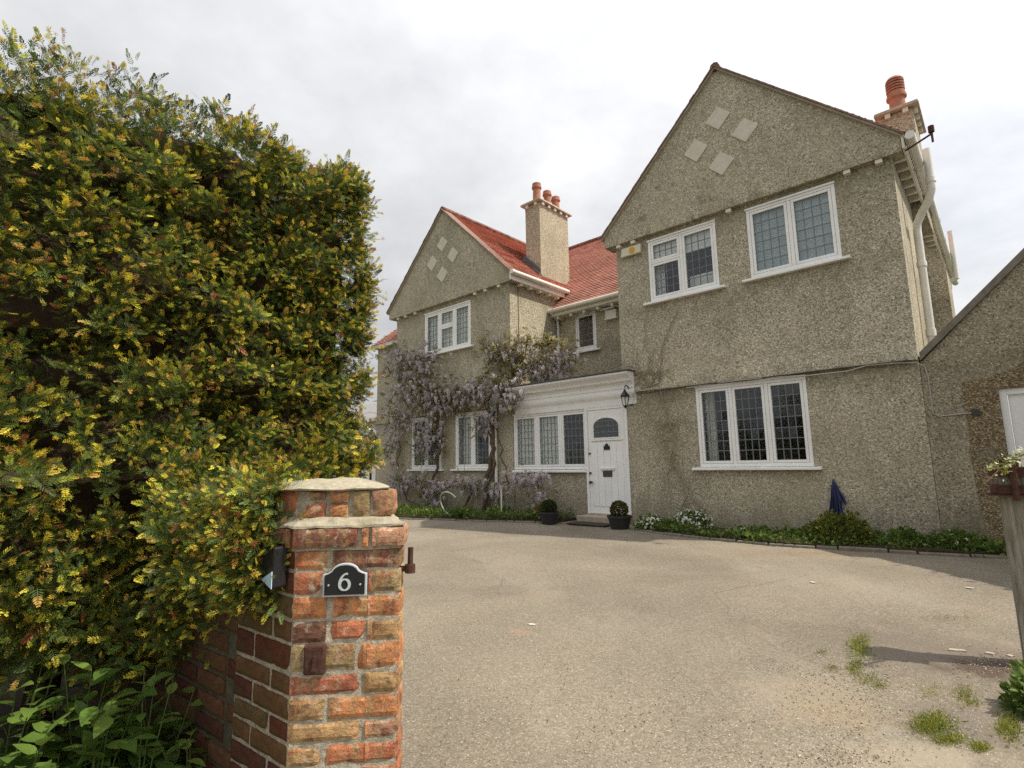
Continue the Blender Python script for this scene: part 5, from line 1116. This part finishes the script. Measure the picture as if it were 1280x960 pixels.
# blossom spray
bl = thing('blossom_branch', 'thin twig with small white blossom beside the gatepost', 'branch', tuple(aty(1300, 560, 3.05)))
bpos = Vector(bl.location); tip_ = aty(1230, 605, 2.95) - bpos; mid = aty(1262, 575, 3.0) - bpos
MB().tube([(.25, .1, -.05), (0, 0, 0), tuple(mid), tuple(tip_)], [.007, .006, .004, .002], 5).build('twig', 'bark', bl)
n = 130; t = rng.random(n) ** .7; line = np.array([tuple(Vector((.0, 0, 0)).lerp(mid, min(1, q * 1.6)) if q < .62 else mid.lerp(tip_, (q - .62) / .38 * .5)) for q in t]); P = line + rng.normal(size=(n, 3)) * np.array([.022, .022, .022]); tv, tf = leaf_template(1, .4, .2, .1); cb = np.where(rng.random((n, 1)) < .55, np.array([[.7, .7, .5]]), np.array([[.22, .25, .05]])); V, Fc, Cc = scatter(tv, tf, np.zeros(len(tv)), P, frames(unit(n), unit(n)), rng.uniform(.014, .028, n), (cb, cb))
o = bpy.data.objects.new('blossom', npmesh('blossom', V, Fc, Cc, 'leaf')); col.objects.link(o); o.parent = bl; o['kind'] = 'stuff'
q = onz(1300, 915); bush('shrub', 'low green shrub at the foot of the timber gatepost', 'shrub', 0, 0, .18, .2, 1600, GR + [(.16, .2, .05)], (.02, .045), wpos=(q.x + .2, q.y + .12, 0))

# ------------------------------------------------------------------ weeds, grit and fallen leaves on the drive
def patch(px, py, rx, ry):
    def g_(): return onz(px + random.gauss(0, .5) * rx, py + random.gauss(0, .5) * ry, .004)
    return g_
YG = [(.27, .27, .04), (.20, .24, .04), (.12, .17, .03), (.32, .29, .06)]
wl = [(1075, 808, 16, 22, 420), (1068, 835, 12, 10, 160), (1085, 850, 16, 8, 120), (1118, 778, 18, 5, 120), (1185, 773, 50, 4, 150), (1165, 905, 26, 14, 700), (1185, 925, 22, 8, 300), (1205, 868, 14, 12, 300), (1165, 865, 20, 12, 160), (1225, 935, 14, 6, 160), (1100, 858, 12, 6, 90), (1262, 905, 16, 22, 500), (1028, 815, 8, 4, 30), (1040, 835, 8, 5, 40), (1215, 880, 14, 8, 150)]
ws = []
def wg():
    r_ = random.random() * sum(w_[4] for w_ in wl)
    for w_ in wl:
        r_ -= w_[4]
        if r_ < 0: return patch(*w_[:4])()
    return patch(*wl[0][:4])()
groundcover('weeds', 'grass and moss weeds growing through the cracked edge of the drive', wg, 10000, (.008, .026), YG, upright=.25)
def stones(name, label, gen, n, size, cols):
    tv = np.array([(1, 0, 0), (0, 1, 0), (-1, 0, 0), (0, -1, 0), (0, 0, .7), (0, 0, -.6)]); tf = np.array([(0, 1, 4), (1, 2, 4), (2, 3, 4), (3, 0, 4), (1, 0, 5), (2, 1, 5), (3, 2, 5), (0, 3, 5)])
    P = np.array([tuple(gen()) for _ in range(n)]); a = np.array(cols)[rng.integers(0, len(cols), n)] * rng.uniform(.7, 1.3, (n, 1)); V, Fc, Cc = scatter(tv, tf, np.zeros(6), P, frames(unit(n), unit(n)), rng.uniform(*size, n), (a, a))
    o = bpy.data.objects.new(name, npmesh(name, V, Fc, Cc, 'grit')); col.objects.link(o); tag(o, label, 'gravel', kind='stuff')
sg = NT('grit'); at_ = sg.n('ShaderNodeAttribute', attribute_name='Col'); M['grit'] = sg.out(at_.outputs[0], .9, None, .15)
gl = [(1060, 900, 80, 30), (1000, 850, 60, 30), (1200, 900, 60, 40), (1060, 945, 80, 20), (1230, 830, 40, 20), (900, 900, 250, 80), (700, 850, 250, 120), (1100, 860, 70, 30)]
stones('gravel', 'loose grit scattered over the worn edge of the drive', lambda: patch(*random.choice(gl))(), 3000, (.0015, .005), [(.4, .36, .29), (.28, .24, .19), (.55, .5, .42), (.18, .15, .12), (.36, .26, .15)])
for px0, py0, lab in ((665, 782, 'white scrap lying in the middle of the drive'), (1016, 729, 'white scrap lying on the drive before the narrow bed'), (1212, 736, 'pale scrap lying at the edge of the garage shade')):
    q = onz(px0, py0, .0); o = MB().prism([(-.03, -.012), (.01, -.02), (.034, .004), (.008, .018), (-.02, .012)], .007, .0105, 'z').build('paper_scrap', 'stonepale', None, (q.x, q.y, 0), random.uniform(0, 3)); tag(o, lab, 'scrap')
# broken edge of the old concrete by the gatepost
for k, (px0, py0) in enumerate(((1196, 813), (1238, 817), (1262, 820))):
    q = onz(px0, py0); w_ = (.045, .02, .016)[k]
    o = MB().prism([(-w_, -.02), (-w_ * .3, -.022), (w_ * .5, -.012), (w_, -.018), (w_ * .8, .012), (-w_ * .7, .01)], -.02, .006, 'z').build('concrete_lump', 'stone', None, (q.x, q.y, 0), R((-25, -60, 10)[k])); tag(o, ['long broken white concrete edge in the drive', 'short broken white concrete piece near the gatepost', 'smallest broken white concrete piece beside the gatepost'][k], 'concrete')

# roadside hedge across the street (shows only as a reflection in the windows)
n = 5000; P = np.stack([rng.uniform(-40, 30, n), -11 + rng.normal(size=n) * .5, rng.uniform(0, 3.4, n) * (1 + .25 * np.sin(rng.uniform(0, 6, n)))], 1); tv, tf = leaf_template(1, .5, .2, .1); a = var((.05, .075, .018), n, .4)
V, Fc, Cc = scatter(tv, tf, np.zeros(len(tv)), P, frames(unit(n), unit(n)), rng.uniform(.35, .7, n), (a, a))
o = bpy.data.objects.new('roadside_hedge', npmesh('roadside_hedge', V, Fc, Cc, 'leaf')); col.objects.link(o); tag(o, 'roadside hedge across the street, mirrored in the windows', 'hedge', kind='stuff')

# tall unseen hedge added right of the drive to throw shade by the garage
rh = H('boundary_hedge', 'tall boundary hedge beside the garage whose shade crosses the drive', 'hedge', 6.25, -.35, 0)
ct, st_ = math.cos(R(-45)), math.sin(R(-45)); Lh, Th, Hh_ = 5.2, 1.3, 3.45
def rhp(a, b, z): return (a * ct - b * st_, a * st_ + b * ct, z)
hm = MB(); na, nz_ = 30, 14
def sheet(f, n1, n2):
    o_ = len(hm.v)
    for i in range(n1 + 1):
        for j in range(n2 + 1): p = f(i / n1, j / n2); e = mnoise.noise((p[0] * 2.5, p[1] * 2.5, p[2] * 2.5)) * .1; hm.v.append(rhp(p[0] + e, p[1] + e, p[2] + e))
    for i in range(n1):
        for j in range(n2): q = o_ + i * (n2 + 1) + j; hm.f.append((q, q + n2 + 1, q + n2 + 2, q + 1))
sheet(lambda u, v: (Lh * u, 0, Hh_ * v), na, nz_); sheet(lambda u, v: (Lh * u, Th, Hh_ * v), na, nz_); sheet(lambda u, v: (Lh * u, Th * v, Hh_), na, 6); sheet(lambda u, v: (0, Th * u, Hh_ * v), 6, nz_); sheet(lambda u, v: (Lh, Th * u, Hh_ * v), 6, nz_)
hm.build('twiggy_heart', 'yewbark', rh)  # solid core so no light passes through the added hedge
n = 5000; a_ = rng.uniform(0, Lh, n); b_ = rng.uniform(0, Th, n); z_ = rng.uniform(.1, Hh_, n); kf = rng.integers(0, 4, n); b_[kf == 0] = 0; b_[kf == 1] = Th; z_[kf == 2] = Hh_; a_[kf == 3] = 0
P = np.array([rhp(x, y, z) for x, y, z in zip(a_, b_, z_)]) + rng.normal(size=(n, 3)) * .09; tv, tf = leaf_template(1, .35, .2, .1); a = var((.06, .10, .022), n, .35); V, Fc, Cc = scatter(tv, tf, np.zeros(len(tv)), P, frames(unit(n), unit(n)), rng.uniform(.06, .13, n), (a, a))
o = bpy.data.objects.new('foliage', npmesh('foliage', V, Fc, Cc, 'leaf')); col.objects.link(o); o.parent = rh; o['kind'] = 'stuff'
